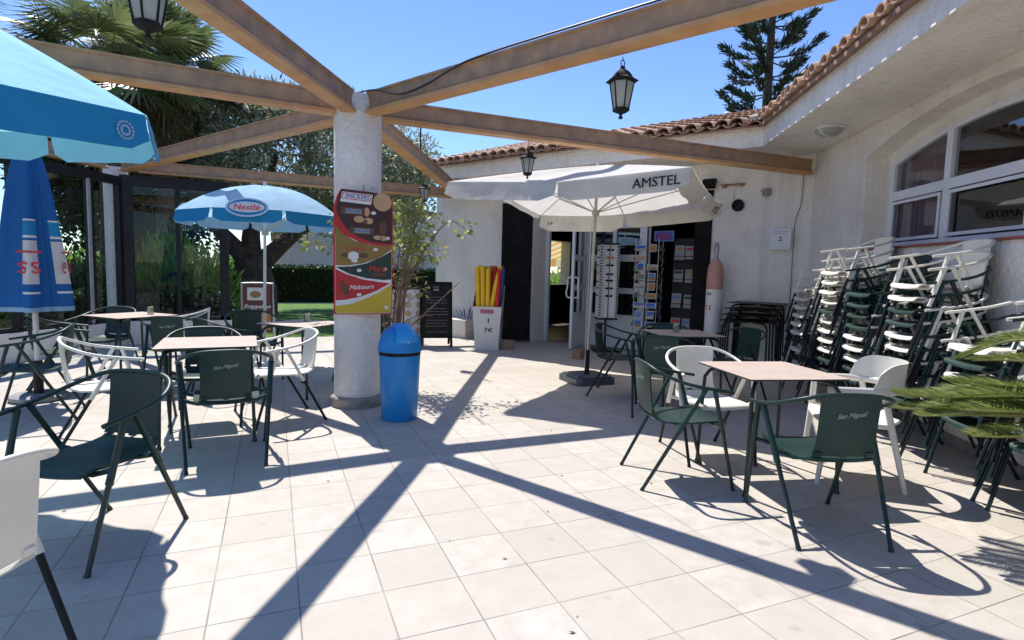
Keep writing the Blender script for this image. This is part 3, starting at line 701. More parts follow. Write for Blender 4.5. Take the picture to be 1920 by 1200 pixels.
# ------------------------------------------------------------------ parasols
def rounded_valance(mb_out, mb_in, A, B, h, gap=.0, drop=None, n=8, outw=0, rnd=.06, mi=0):
    # strip hanging from edge A-B with rounded lower corners, slightly flared
    A = Vector(A); B = Vector(B); d = (B-A); L = d.length; d.normalize(); nrm = Vector((d.y, -d.x, 0))
    if nrm.dot((A+B)/2) < 0: nrm = -nrm
    G = []
    for i in range(n+1):
        s = gap+(L-2*gap)*i/n; e = min(s-gap, L-gap-s); hh = h*(1-.28*max(0, 1-e/rnd)**2)
        p = A+d*s; wv = .012*math.sin(i*1.9)
        G.append([p, p+nrm*(outw*.4+wv*.4)-Vector((0, 0, hh*.5)), p+nrm*(outw+wv)-Vector((0, 0, hh))])
    G = [[G[i][j] for i in range(n+1)] for j in range(3)]
    if mb_out is not None: mb_out.slab([[v+nrm*.002 for v in r] for r in G], -.001, mi)
    if mb_in is not None: mb_in.slab([[v-nrm*.002 for v in r] for r in G], .001, mi)
def parasol(name, lab, loc, rim_r, rim_z, top_z, pole_top, n, vh, top_m, val_m, in_m, curve, rot=0, lean=(0, 0), pole_m='pole', sides_sub=6, base=None, gap=.02, bend=None, ribm='cpole', verts=None, outs=None, vhs=None):
    t = thing(name, lab, "parasol", loc)
    def vert(k): a = R(rot)+2*math.pi*k/n; return Vector((math.cos(a)*rim_r+lean[0], math.sin(a)*rim_r+lean[1], rim_z+(bend(k) if bend else 0)))
    apex = Vector((lean[0], lean[1], top_z)); G = []; m_ = 10
    V = verts or [vert(k) for k in range(n)]; n = len(V)
    for i in range(m_+1):
        f = i/m_; row = []
        for k in range(n):
            for j in range(sides_sub):
                e = V[k].lerp(V[(k+1) % n], j/sides_sub); sag = math.sin(math.pi*j/sides_sub)*.035*rim_r
                p = apex.lerp(e, max(f, .004)); zc = apex.z+(e.z-apex.z)*(f**curve); p.z = zc-sag*f*(1.2-f)*1.6
                row.append(p)
        G.append(row)
    mb = MB(); mb.grid(G, closed=True); cn = mb.build("canopy", top_m, t, smooth=70)
    vo, vi = MB(), MB()
    for k in range(n): rounded_valance(vo, vi, V[k], V[(k+1) % n], vhs[k] if vhs else vh, gap, outw=outs[k] if outs else .02)
    o = vo.build("valance", val_m, cn, smooth=40)
    if in_m: vi.build("valance_lining", in_m, cn, smooth=40)
    mb = MB(); mb.tube([(0, 0, .06), (lean[0], lean[1], pole_top)], .019, 12); mb.build("pole", pole_m, t)
    mb = MB(); mb.lathe([(.022, pole_top), (.03, pole_top+.01), (.022, pole_top+.05), (.01, pole_top+.075)], (lean[0], lean[1], 0), 12); mb.build("finial", 'pole', t)
    run = Vector((lean[0]*.86, lean[1]*.86, rim_z-.22))
    mb = MB(); mb.lathe([(.025, -.03), (.045, -.03), (.045, .03), (.025, .03)], run, 14); mb.build("runner", ribm, t)
    for k in range(n):
        e = V[k]; P = []
        for i in range(9):
            f = i/8; q = apex.lerp(e, f); q.z = apex.z+(e.z-apex.z)*(f**curve)-.018; P.append(q)
        mb = MB(); mb.tube(P, .007, 5); rb = mb.build("rib", ribm, t)
        mid = P[5]; mb = MB(); mb.tube([run+(mid-run)*.04, mid], .007, 5); mb.build("strut", ribm, rb)
    return t, cn, V
# large open blue parasol, left foreground
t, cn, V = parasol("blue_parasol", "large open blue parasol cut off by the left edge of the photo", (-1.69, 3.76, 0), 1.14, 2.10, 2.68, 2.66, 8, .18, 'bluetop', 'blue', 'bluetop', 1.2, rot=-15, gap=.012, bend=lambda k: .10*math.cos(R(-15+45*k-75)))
mb = MB(); mb.lathe([(.24, 0), (.26, .015), (.26, .05), (.22, .07), (.05, .08), (.035, .3), (.02, .3)], n=28); mb.build("base", 'greyp', t)
def ring_logo(parent, A, B, h, f, mat, r=.06):
    A = Vector(A); B = Vector(B); d = (B-A).normalized(); nr = Vector((d.y, -d.x, 0)); nr = nr if nr.dot((A+B)/2) > 0 else -nr
    c = A.lerp(B, f)+nr*.022-Vector((0, 0, h*.5)); upv = Vector((0, 0, 1))-nr*.1; upv.normalize()
    mb = MB()
    for k in range(14):
        a = 2*math.pi*k/14; p = c+(d*math.cos(a)+upv*math.sin(a))*r; tt = (-d*math.sin(a)+upv*math.cos(a))*.007; q = (d*math.cos(a)+upv*math.sin(a))*.006
        mb.add([p-tt-q, p+tt-q, p+tt+q, p-tt+q], [(0, 1, 2, 3)])
    for k in range(3):
        a = 2*math.pi*k/3+.5
        for s_ in (-.45, .45):
            p = c+(d*math.cos(a+s_)+upv*math.sin(a+s_))*r*.5; tt = (-d*math.sin(a+s_)+upv*math.cos(a+s_))*.013; q = (d*math.cos(a+s_)+upv*math.sin(a+s_))*.006
            mb.add([p-tt-q, p+tt-q, p+tt+q, p-tt+q], [(0, 1, 2, 3)])
    return mb.build("recycling_mark", mat, parent, smooth=0)
for k in range(8): ring_logo(cn, V[k], V[(k+1) % 8], .19, .84, flat("pale_print", (.30, .47, .66)), .042)
# open blue parasol behind, with round logo
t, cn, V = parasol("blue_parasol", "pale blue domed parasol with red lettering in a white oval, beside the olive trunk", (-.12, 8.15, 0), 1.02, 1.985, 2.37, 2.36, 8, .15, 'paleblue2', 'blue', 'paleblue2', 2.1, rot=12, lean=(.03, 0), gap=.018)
def canopy_pt(V, apex, k, f, s, curve, off):
    e = V[k].lerp(V[(k+1) % 8], s); p = apex.lerp(e, f); p.z = apex.z+(e.z-apex.z)*f**curve; return p+Vector((e.x, e.y, 0)).normalized()*off*.5+Vector((0, 0, off))
apex2 = Vector((.03, 0, 2.37))
def oval_logo(cn, V, k, apex, curve):
    mid_ = V[k].lerp(V[(k+1) % 8], .5); nr = Vector((mid_.x-apex.x, mid_.y-apex.y, 0)).normalized()
    xd = (V[(k+1) % 8]-V[k]).normalized(); yd = (Vector((0, 0, .90))-nr*.44).normalized(); c = mid_+nr*.035+Vector((0, 0, .012)); nn = xd.cross(yd)
    if nn.z < 0: xd = -xd; nn = xd.cross(yd)
    def oval(a, b, off): return [c+xd*a*math.cos(q*math.pi/16)+yd*b*math.sin(q*math.pi/16)+nn*off for q in range(32)]
    for a, b, off, mt in ((.23, .125, .004, flat("pale_ring", (.62, .72, .84))), (.205, .105, .007, 'blue'), (.19, .07, .010, 'pwhite')):
        mb = MB(); mb.add(oval(a, b, off), [tuple(range(32))]); mb.build("logo_oval", mt, cn, smooth=0)
    text("lettering", "Nestlé", .105, flat("faded_red", (.72, .12, .14)), c+nn*.013-yd*.005, xd, yd, cn, bold=.02)
kf = min(range(8), key=lambda k: ((V[k]+V[(k+1) % 8])/2).y)
for k in (kf, (kf+2) % 8, (kf+4) % 8, (kf+6) % 8): oval_logo(cn, V, k, apex2, 2.1)
mb = MB(); mb.lathe([(.22, 0), (.23, .02), (.2, .06), (.04, .07), (.03, .2), (.022, .2)], n=24); mb.build("base", 'pwhite', t)
# closed blue parasol on white pole
t = thing("closed_parasol", "closed blue parasol hanging in folds on a white pole, with red letters", "parasol", (-2.10, 6.72, 0))
mb = MB(); mb.tube([(0, 0, .08), (0, 0, 2.5)], .024, 12); mb.build("pole", 'pole', t)
mb = MB(); mb.lathe([(.215, 0), (.23, .015), (.23, .045), (.2, .06), (.05, .064)], n=28); mb.build("base", pm("pale_base", (.30, .30, .30), (.2, .2, .2), .6, 9), t)
mb = MB(); mb.lathe([(.04, .062), (.04, .38), (.026, .38)], n=14); mb.build("pole_socket", 'black', t)
def foldr(a, f): return 1+(.24*math.cos(a*5+.55)+.09*math.cos(a*10+1)+.03*math.cos(a*17))*(1-.2*f)
PR = [(.235, .86), (.24, .90), (.235, 1.0), (.215, 1.2), (.195, 1.4), (.175, 1.6), (.15, 1.85), (.12, 2.1), (.085, 2.3), (.05, 2.42), (.02, 2.46)]
mb = MB(); mb.lathe(PR, n=100, fn=foldr, caps=False); cn = mb.build("canopy", 'blue2', t, smooth=80)
def fold_patch(a0, a1, z0, z1, off, name, mat):
    G = []; NJ = 10 if a1-a0 < 3 else 100
    for z in [z0+(z1-z0)*i/4 for i in range(5)]:
        r_ = np.interp(z, [p[1] for p in PR], [p[0] for p in PR]); f = np.interp(z, [p[1] for p in PR], [i/10 for i in range(11)])
        G.append([Vector(((r_*foldr(a, f)+off)*math.cos(a), (r_*foldr(a, f)+off)*math.sin(a), z)) for a in [a0+(a1-a0)*j/NJ for j in range(NJ+1)]])
    mb = MB(); mb.grid(G); return mb.build(name, mat, cn, smooth=60)
fr = math.atan2(-6.72, 2.10)
crests = sorted([(2*math.pi*k-.55)/5 for k in range(-5, 6)], key=lambda a: abs(a-fr))[:3]
for i, a in enumerate(crests):
    if i == 0 or i == 1:
        fold_patch(a-.30, a+.30, 1.12, 1.52, .003, "print_band", flat("off_white_print", (.62, .60, .58)))
        fold_patch(a-.30, a+.30, 1.545, 1.565, .003, "print_band", 'pwhite'); fold_patch(a-.30, a+.30, 1.03, 1.05, .003, "print_band", 'pwhite'); fold_patch(a-.30, a+.30, 1.535, 1.70, .002, "print_band", 'blue')
        fold_patch(a-.30, a+.30, 1.70, 1.715, .003, "print_band", 'pwhite')
        rr_ = .205*1.31; xd = Vector((-math.sin(a), math.cos(a), 0)); yd = Vector((0, 0, 1)); pos = Vector((math.cos(a)*rr_, math.sin(a)*rr_, 1.31))
        if xd.cross(yd).dot(pos) < 0: xd = -xd
        text("lettering", "ss" if i == 0 else "es", .235, 'textred', pos-Vector((0, 0, .02)), xd, yd, cn, bold=0)
        mb = MB(); c = pos+Vector((0, 0, .105)); mb.add([c-xd*.09-yd*.008, c+xd*.09-yd*.008, c+xd*.09+yd*.010, c-xd*.09+yd*.010], [(0, 1, 2, 3)]); mb.build("lettering", 'textred', cn, smooth=0)
fold_patch(0, 2*math.pi, .862, .905, .003, "hem", 'paleblue2')
# square white parasol
apz = 2.66
def sqv(k):
    a = R(-4+45*k); r_ = 1.86 if k % 2 == 0 else 1.86*math.cos(R(45))*.99; zc = {0: 2.31, 2: 2.22, 4: 2.33, 6: 2.345}.get(k)
    if zc is None: zc = {1: 2.20, 3: 2.37, 5: 2.27, 7: 2.29}[k]
    return Vector((math.cos(a)*r_+.06, math.sin(a)*r_+.02, zc))
SQ = [sqv(k) for k in range(8)]
OUT = [.02, -.05, .03, .02, .075, .0, -.14, -.10]
t, cn, V = parasol("white_parasol", "square white parasol with black lettering on its hanging edge, on a cream pole", (3.60, 6.06, 0), 1.86, 2.31, apz, 2.62, 8, .20, 'canvas', 'canvas', None, 1.15, lean=(.06, .02), pole_m='cpole', sides_sub=8, gap=.006, verts=SQ, outs=OUT, vhs=[.20, .25, .07, .10, .2, .2, .18, .18])
for k in (1, 3, 5, 7):
    A, B = V[k], V[(k+1) % 8]; d = (B-A).normalized(); nr = Vector((d.y, -d.x, 0)); nr = nr if nr.dot((A+B)/2) > 0 else -nr
    xd = Vector((0, 0, 1)).cross(nr); o_ = OUT[k]
    c = A.lerp(B, .76)+nr*(o_*.5+.012)-Vector((0, 0, .105)); text("lettering", "AMSTEL", .128, 'textblack', c, d if d.dot(xd) > 0 else -d, Vector((0, 0, 1))-nr*(o_*5), cn, bold=.012)
mb = MB(); mb.prism([(-.22, -.27), (.22, -.27), (.27, -.22), (.27, .22), (.22, .27), (-.22, .27), (-.27, .22), (-.27, -.22)], .0, .075); mb.prism([(-.2, -.24), (.2, -.24), (.24, -.2), (.24, .2), (.2, .24), (-.2, .24), (-.24, .2), (-.24, -.2)], .075, .095)
mb.box((.12, .2, .12), (.05, .02, .05)); mb.box((-.18, -.15, .105), (.04, .04, .02)); mb.box((.18, -.15, .105), (.04, .04, .02)); mb.build("base", 'greyp', t, smooth=0)
mb = MB(); mb.lathe([(.03, .09), (.03, .40), (.02, .40)], n=14); mb.build("pole_socket", 'black', t)
mb = MB(); mb.tube([(-.03, -.03, 2.0), (-.045, -.03, 1.0), (-.05, -.03, .2)], .004, 5); mb.build("cord", 'pole', t)

# ------------------------------------------------------------------ poster on the column
t = thing("ice_cream_poster", "red rigid ice cream price poster hung on the plaster column", "poster", (.775, 5.395, .92), R(4))
def pc(x, y): return ((x-307)/519*.54, (1120-y)/1095*1.14)
def player(name, mat, pts, k, crop=True):
    mb = MB(); P = [pc(*p) for p in pts] if crop else pts; y = -.004-.0012*k
    mb.prism(P, y, y+.0011, lambda a, b, h: (a, h, b)); o = mb.build(name, mat, t, smooth=0); return flipfix(o)
def oval(cx, cy, rx, ry, n=20): return [(cx+rx*math.cos(2*math.pi*i/n), cy+ry*math.sin(2*math.pi*i/n)) for i in range(n)]
mb = MB(); mb.prism([pc(*p) for p in [(48, 180), (75, 90), (110, 28), (380, 38), (560, 60), (567, 180), (567, 1112), (555, 1124), (60, 1124), (48, 1112)]], -.003, .012, lambda a, b, h: (a, h, b)); flipfix(mb.build("board", 'pred', t, smooth=0))
player("printed_panel", 'pwhite', [(60, 420), (557, 495), (557, 1100), (545, 1115), (75, 1115), (60, 1100)], 0)
player("printed_panel", 'pgold', [(62, 340), (110, 405), (220, 470), (360, 500), (555, 503), (555, 540), (430, 622), (300, 668), (160, 692), (62, 692)], 1)
player("printed_panel", 'pred', [(52, 200), (66, 290), (100, 370), (170, 440), (280, 486), (400, 503), (560, 505), (560, 470), (300, 400), (100, 190)], 2)
player("printed_panel", 'pbrown', [(112, 32), (375, 42), (555, 64), (558, 484), (480, 486), (360, 474), (250, 434), (160, 372), (98, 292), (66, 205), (80, 125)], 3)
player("printed_panel", 'pgreen', [(62, 706), (200, 698), (330, 668), (450, 612), (555, 552), (555, 808), (480, 814), (330, 800), (180, 764)], 1)
player("printed_panel", 'pred', [(62, 724), (150, 766), (300, 812), (440, 832), (545, 842), (420, 912), (280, 966), (140, 994), (62, 998)], 1)
player("printed_panel", 'pyellow', [(62, 1046), (200, 1030), (350, 972), (450, 922), (555, 852), (555, 1095), (540, 1112), (80, 1112), (62, 1100)], 1)
player("scoop_picture", 'ptan', oval(470, 120, 84, 80), 4)
player("logo_plate", 'pwhite', [(118, 52), (382, 62), (366, 150), (100, 138)], 4); player("logo_plate", 'textred', [(124, 58), (374, 68), (360, 122), (110, 112)], 5)
x_, z_ = pc(242, 90); player("logo_plate", 'pwhite', [(130, 63), (366, 73), (352, 116), (118, 106)], 6)
text("lettering", "SNICKERS", .052, 'pblue', (x_, -.0122, z_), (1, 0, -.03), (0, 0, 1), t, shear=.25, bold=.02, sx=.95)
for cx, cy in ((220, 215), (295, 382)):
    player("bar_picture", 'pchoc', [(cx-110, cy-32), (cx+105, cy-28), (cx+100, cy+34), (cx-112, cy+30)], 4); player("bar_label", 'logogrey', [(cx-72, cy-20), (cx+66, cy-18), (cx+62, cy+20), (cx-76, cy+18)], 5)
    x_, z_ = pc(cx-4, cy); text("lettering", "SNICKERS", .034, 'pblue', (x_, -.0112, z_), (1, 0, 0), (0, 0, 1), t, shear=.2, bold=.01)
for cx, cy, rx, ry, mt in ((262, 282, 45, 30, 'ptan'), (345, 292, 42, 28, 'ptan'), (318, 305, 20, 22, 'pchoc'), (430, 435, 42, 20, 'ptan'), (480, 440, 35, 22, 'ptan'), (475, 350, 36, 70, 'pchoc'), (330, 215, 25, 40, 'ptan')):
    player("bar_picture", mt, oval(cx, cy, rx, ry, 12), 4)
for cx, cy in ((390, 220), (517, 438), (410, 542), (265, 732), (265, 948), (510, 1063)): player("price_oval", 'pwhite', oval(cx, cy, 22, 15, 14), 4)
x_, z_ = pc(225, 545); text("lettering", "TWIX", .045, 'textred', (x_, -.007, z_), (1, 0, 0), (0, 0, 1), t, bold=.02, sx=1.6)
for cx, cy, rx, ry, mt in ((140, 600, 32, 20, 'pchoc'), (215, 605, 50, 38, 'pwhite'), (300, 600, 45, 24, 'pchoc'), (225, 650, 30, 14, 'pwhite')): player("bar_picture", mt, oval(cx, cy, rx, ry, 12), 3)
x_, z_ = pc(420, 715); text("lettering", "Mars", .075, 'textred', (x_, -.0088, z_), (1, 0, 0), (0, 0, 1), t, shear=.2, bold=.02)
for cx, cy, rx, ry, mt in ((440, 768, 65, 20, 'pchoc'), (425, 772, 40, 12, 'ptan'), (495, 715, 22, 18, 'ptan')): player("bar_picture", mt, oval(cx, cy, rx, ry, 12), 3)
x_, z_ = pc(285, 880); text("lettering", "Maltesers", .058, 'pwhite', (x_, -.0088, z_), (1, 0, .05), (0, 0, 1), t, shear=.3, bold=.01)
player("bar_picture", 'pchoc', [(90, 820), (150, 850), (180, 920), (160, 965), (120, 930)], 3)
mb = MB(); mb.tube([(.0, .004, 1.10), (.0, .004, 1.18), (.0, .03, 1.19)], .003, 5); mb.build("hook", 'black', t)

# ------------------------------------------------------------------ blue bin
t = thing("litter_bin", "round blue plastic litter bin with swing dome lid beside the column", "bin", (1.04, 5.02, 0), R(10))
mb = MB(); mb.lathe([(.155, .002), (.16, .01), (.183, .585), (.18, .60), (.17, .60)], n=40); mb.build("body", 'bluebin', t, smooth=40)
mb = MB(); mb.lathe([(.184, .585), (.185, .592), (.185, .612), (.183, .618)], n=40, caps=False); mb.build("black_band", 'blackm', t)
mb = MB(); mb.lathe([(.186, .616), (.197, .622), (.197, .640), (.192, .648), (.188, .69), (.172, .745), (.145, .79), (.11, .825), (.06, .85), (.0, .858)], n=40, caps=False); ld = mb.build("lid", 'bluebin', t, smooth=40)
G = []
for i in range(9):
    f = i/8; z = .70+.158*f; row = []
    for j in range(11):
        x = -.10+.20*j/10; w_ = 1-.25*f; x *= w_; r_ = np.interp(z, [.69, .745, .79, .825, .85, .858], [.188, .172, .145, .11, .06, .0]); yy = -math.sqrt(max(.0001, max(r_, .02)**2-min(x*x, r_*r_*.9)))-.008
        row.append(Vector((x, yy+.012*math.sin(f*math.pi)*-.6, z+.006)))
    G.append(row)
mb = MB(); mb.slab(G, .006); flipfix(mb.build("flap", 'flapshine', ld, smooth=50))
mb = MB(); mb.lathe([(.012, 0), (.012, .012), (.004, .014)], (0, 0, 0), 12); o = mb.build("flap_button", 'paleblue', ld); o.rotation_euler = (R(80), 0, 0); o.location = (0, -.19, .715)

# ------------------------------------------------------------------ boards
def aframe(name, lab, cat, loc, rz, w_, h, legh, pm_, fm, depth=.42):
    t = thing(name, lab, cat, loc, R(rz)); lean = math.atan2(depth/2, h)
    for s in (-1, 1):
        rot = Matrix.Rotation(s*lean, 3, 'X'); mb = MB()
        def pt(x, z, off=0): v = Vector((x, s*-off*0, z-h)); v = rot @ v; return v+Vector((0, 0, h))
        for sx in (-1, 1): mb.box(pt(sx*(w_/2-.02), h/2), (.04, .025, h), rot)
        mb.box(pt(0, h-.02), (w_-.08, .025, .04), rot); mb.box(pt(0, legh), (w_-.08, .025, .035), rot); mb.build("frame", fm, t, smooth=0)
        mb = MB(); mb.box(pt(0, (h-.04+legh)/2), (w_-.08, .012, h-.04-legh), rot); p = mb.build("board_panel", pm_, t, smooth=0)
    return t, Matrix.Rotation(-lean, 3, 'X'), h
t, rot, h = aframe("blackboard", "black chalkboard menu on an A-frame against the white wall", "menu board", (2.60, 9.55, 0), -10, .55, 1.13, .17, 'blackm', 'darkwood')
def bp(x, z, off): v = Vector((x, -off, z-h)); v = rot @ v; return v+Vector((0, 0, h))
upv = rot @ Vector((0, 0, 1))
mb = MB(); rr = random.Random(4)
for i in range(13):
    z = .86-i*.05; 
    if i % 4 == 3: continue
    x0 = -.17; 
    while x0 < .16:
        l = rr.uniform(.02, .06); c = bp(x0+l/2, z, .0085); mb.box(c, (l, .001, .008), rot); x0 += l+.015
mb.build("chalk_writing", 'chalk', t, smooth=0)
mb = MB(); mb.box(bp(0, .985, .0085), (.09, .001, .02), rot); mb.build("crest", 'logogrey', t, smooth=0)
mb = MB(); mb.add([bp(.05*math.cos(a*math.pi/8), 1.03+.03*math.sin(a*math.pi/8), .0085) for a in range(16)], [tuple(range(16))]); mb.build("crest", flat("dull_olive", (.08, .08, .03)), t, smooth=0)
t = thing("pizza_menu", "white menu board printed with rows of round pizza pictures behind the shrub", "menu board", (2.16, 9.75, 0), R(-8))
mb = MB(); mb.box((0, 0, .55), (.56, .03, .86)); mb.build("board_panel", 'card', t, smooth=0)
mb = MB()
for sx in (-1, 1): mb.box((sx*.27, .03, .49), (.025, .025, .98)); mb.tube([(sx*.27, .04, .9), (sx*.27, .4, 0)], .012)
mb.build("frame", 'grey', t, smooth=0)
for i in range(3):
    for j in range(5):
        mb = MB(); x, z = -.18+.18*i, .87-j*.15; mb.lathe([(.05, 0), (.05, .002)], (0, 0, 0), 18); 
        mb.V = [(x+v[0], -.0155-v[2], z+v[1]) for v in mb.V]; o = flipfix(mb.build("pizza_picture", 'cardorange', t, smooth=0))
        mb = MB(); mb.lathe([(.036, 0), (.036, .001)], (0, 0, 0), 14); mb.V = [(x+v[0]+.004, -.0178-v[2], z+v[1]+.003) for v in mb.V]; flipfix(mb.build("pizza_topping", 'cardsand', o, smooth=0))
t = thing("frappe_board", "brown drinks poster in a metal tube stand on the terrace edge under the olive tree", "menu board", (-.26, 10.75, 0), R(-4))
mb = MB(); mb.box((0, 0, .6), (.44, .012, .82)); mb.build("board_panel", 'maroon', t, smooth=0)
mb = MB(); mb.tube(catmull([(-.25, 0, 0), (-.25, 0, .95), (-.22, 0, 1.02), (.22, 0, 1.02), (.25, 0, .95), (.25, 0, 0)], 5), .013, 8)
for sx in (-1, 1): mb.tube([(sx*.25, 0, .95), (sx*.25, .4, 0)], .011)
mb.build("frame", 'grey', t)
mb = MB(); mb.box((-.03, -.008, .84), (.26, .002, .22)); mb.build("picture", 'card', t, smooth=0)
mb = MB(); mb.add([(-.03+.09*math.cos(a*math.pi/8), -.011, .83+.06*math.sin(a*math.pi/8)) for a in range(16)], [tuple(range(16))]); mb.build("picture", 'pgold', t, smooth=0)
text("lettering", "Frappelino", .10, 'textwhite', (0, -.0075, .62), (1, 0, 0), (0, 0, 1), t, shear=.25, bold=.01)
mb = MB(); mb.box((0, -.008, .36), (.42, .002, .30)); mb.build("picture", 'cardorange', t, smooth=0)
mb = MB(); mb.add([(.02+.13*math.cos(a*math.pi/8), -.011, .32+.09*math.sin(a*math.pi/8)) for a in range(16)], [tuple(range(16))]); mb.build("picture", 'ptan', t, smooth=0)

# ------------------------------------------------------------------ pool noodles display
t = thing("noodle_display", "white cardboard bin of yellow and red pool noodles by the left shutter", "display box", (3.42, 9.12, 0), R(-28)); t.scale = (1.42, 1.42, 1.0)
mb = MB(); h0 = .145
mb.prism([(-h0, -h0), (h0, -h0), (h0, h0), (-h0, h0)], .002, .10)
for i, (sx, sy, zt) in enumerate(((0, -1, .74), (1, 0, .92), (0, 1, 1.1), (-1, 0, .92))):
    a = [(-h0, 0), (h0, 0)]
    if sx == 0: V = [(-h0, sy*h0, .1), (h0, sy*h0, .1), (h0*1.22, sy*h0*1.12, zt), (-h0*1.22, sy*h0*1.12, zt)]
    else: V = [(sx*h0, -h0, .1), (sx*h0, h0, .1), (sx*h0*1.22, h0*1.12, 1.1), (sx*h0*1.22, -h0*1.12, .74)]
    V2 = [tuple(Vector(v)*1+Vector((-sx*.004, -sy*.004, 0))) for v in V]; mb.add(V+V2, [(0, 1, 2, 3), (7, 6, 5, 4), (0, 4, 5, 1), (1, 5, 6, 2), (2, 6, 7, 3), (3, 7, 4, 0)])
flipfix(mb.build("cardboard_box", 'card', t, smooth=0))
text("print", "1", .11, 'textblack', (.02, -.1585, .5), (1, 0, 0), (0, 0, 1), t, bold=.01); text("print", "7€", .10, 'textblack', (.02, -.1535, .34), (1, 0, 0), (0, 0, 1), t, bold=.01)
mb = MB(); mb.box((0, -.1625, .66), (.16, .001, .07)); mb.build("print", flat("magenta_print", (.4, .12, .2)), t, smooth=0)
mb = MB(); mb.box((.170, .0, .5), (.001, .10, .3)); mb.build("print", 'logogrey', t, smooth=0)
rr = random.Random(3); NL = []
for i in range(20):
    bx, by = -.10+.05*(i % 5), -.1+.062*(i//5); NL.append((bx, by, 'nyellow' if (i % 5 < 3 or i == 3) else ('nred' if (i % 5 == 3 or i in (4, 9)) else 'nblue')))
NL += [(.108, .03, 'nblue'), (.112, .075, 'nblue')]
for i, (bx, by, mt) in enumerate(NL):
    k = 1.35+rr.uniform(-.06, .06); lx = .16 if i == 3 else 0
    mb = MB(); P = [Vector((bx, by, .12)), Vector((bx*1.15, by*1.15, .8)), Vector((bx*k+lx*.5, by*k, 1.40+rr.uniform(-.03, .04)))]
    q = catmull(P, 4); mb.tube(q, .028, 10, caps=False); mb.tube(q[::-1], .010, 8, caps=False); a = q[-1]
    n = 10; V = [a+Vector((math.cos(2*math.pi*j/n), math.sin(2*math.pi*j/n), 0))*r_ for r_ in (.028, .010) for j in range(n)]
    mb.add(V, [(j, (j+1) % n, n+(j+1) % n, n+j) for j in range(n)])
    o = mb.build("pool_noodle", mt, None, smooth=60); o.parent = None
    o.matrix_world = Matrix.Translation(t.location) @ Matrix.Rotation(R(-28), 4, 'Z') @ Matrix.Diagonal((1.42, 1.42, 1, 1))
    tag(o, {'nyellow': "yellow foam pool noodle standing in the white cardboard bin", 'nred': "red foam pool noodle standing in the white cardboard bin", 'nblue': "blue foam pool noodle at the back of the cardboard bin"}[mt], "pool noodle", mt[1:]+" pool noodles in the cardboard bin")

# door stops
for i, (x, y, s, lab) in enumerate(((3.72, 8.98, 1, "rough stone doorstop beside the noodle display"), (4.43, 7.72, .9, "rough wooden doorstop at the foot of the open glass door"))):
    mb = MB(); mb.prism([(-.1, -.08), (.1, -.08), (.1, .08), (-.1, .08)], 0, .004); V = []
    mb = MB(); a, b = .12*s, .085*s; V = [(-a, -b, 0), (a, -b, 0), (a, b, 0), (-a, b, 0), (-a*.75, -b*.8, .15), (a*.78, -b*.8, .155), (a*.75, b*.8, .15), (-a*.77, b*.8, .15)]
    mb.add(V, [(3, 2, 1, 0), (4, 5, 6, 7), (0, 1, 5, 4), (1, 2, 6, 5), (2, 3, 7, 6), (3, 0, 4, 7)]); o = mb.build("doorstop", pm("doorstop_block", (.36, .27, .2) if i == 0 else (.30, .19, .13), None, .9, 20, .5, 60), smooth=0); o.location = (x, y, 0); o.rotation_euler = (0, 0, R(25+10*i)); tag(o, lab, "doorstop")
# low white planter bench
t = thing("planter", "low white rendered planter against the wall behind the blackboard", "planter", Wp(FA, 4.95, -3.2, 0), R(30))
mb = MB(); wbox(mb, FA, 4.72, 5.28, -3.75, -2.8, 0, .36); o = mb.build("body", 'plaster', t, smooth=0); flipfix(o); o.data.transform(Matrix.Rotation(R(-30), 4, 'Z') @ Matrix.Translation(-t.location))
mb = MB()
for k in range(9):
    a = k*2.4; b = Vector((.1*math.cos(a)-.1, .1*math.sin(a)-.3, .36)); e = b+Vector((.16*math.cos(a), .16*math.sin(a), .22+.02*(k % 3))); mb.tube([b, b.lerp(e, .6)+Vector((0, 0, .04)), e], [.006, .012, .002], 4, flat=.3)
mb.build("foliage", 'dleaf', t)
# helium style cylinder
t = thing("gas_cylinder", "tall white gas cylinder with faded pink shoulder against the wall", "gas cylinder", Wp(FA, 5.08, 1.86, 0), R(0))
mb = MB(); mb.lathe([(.115, .0), (.12, .012), (.12, 1.16)], n=36, caps=True); bd = mb.build("body", 'pwhite', t)
mb = MB(); mb.lathe([(.1202, 1.16), (.1202, 1.36), (.115, 1.45), (.095, 1.53), (.06, 1.58)], n=36, caps=False); mb.build("shoulder", 'pink', t)
mb = MB(); mb.lathe([(.062, 1.57), (.045, 1.61), (.03, 1.64), (.03, 1.70), (.036, 1.70), (.036, 1.80), (.02, 1.86), (.0, 1.86)], n=20, caps=False); mb.build("valve_cap", 'grey', t)
cf = math.atan2(-Wp(FA, 5.08, 1.86, 0)[1], -Wp(FA, 5.08, 1.86, 0)[0])
def curved_text(s, z, size, mat):
    n = len(s)
    for i, ch in enumerate(s):
        a = cf+(i-(n-1)/2)*size*.7/.12-.7; p = Vector((math.cos(a)*.1212, math.sin(a)*.1212, z)); text("lettering", ch, size, mat, p, (-math.sin(a), math.cos(a), 0), (0, 0, 1), bd, bold=.02)
curved_text("ON", 1.09, .06, 'textblack'); curved_text("TE", .88, .10, 'textred')
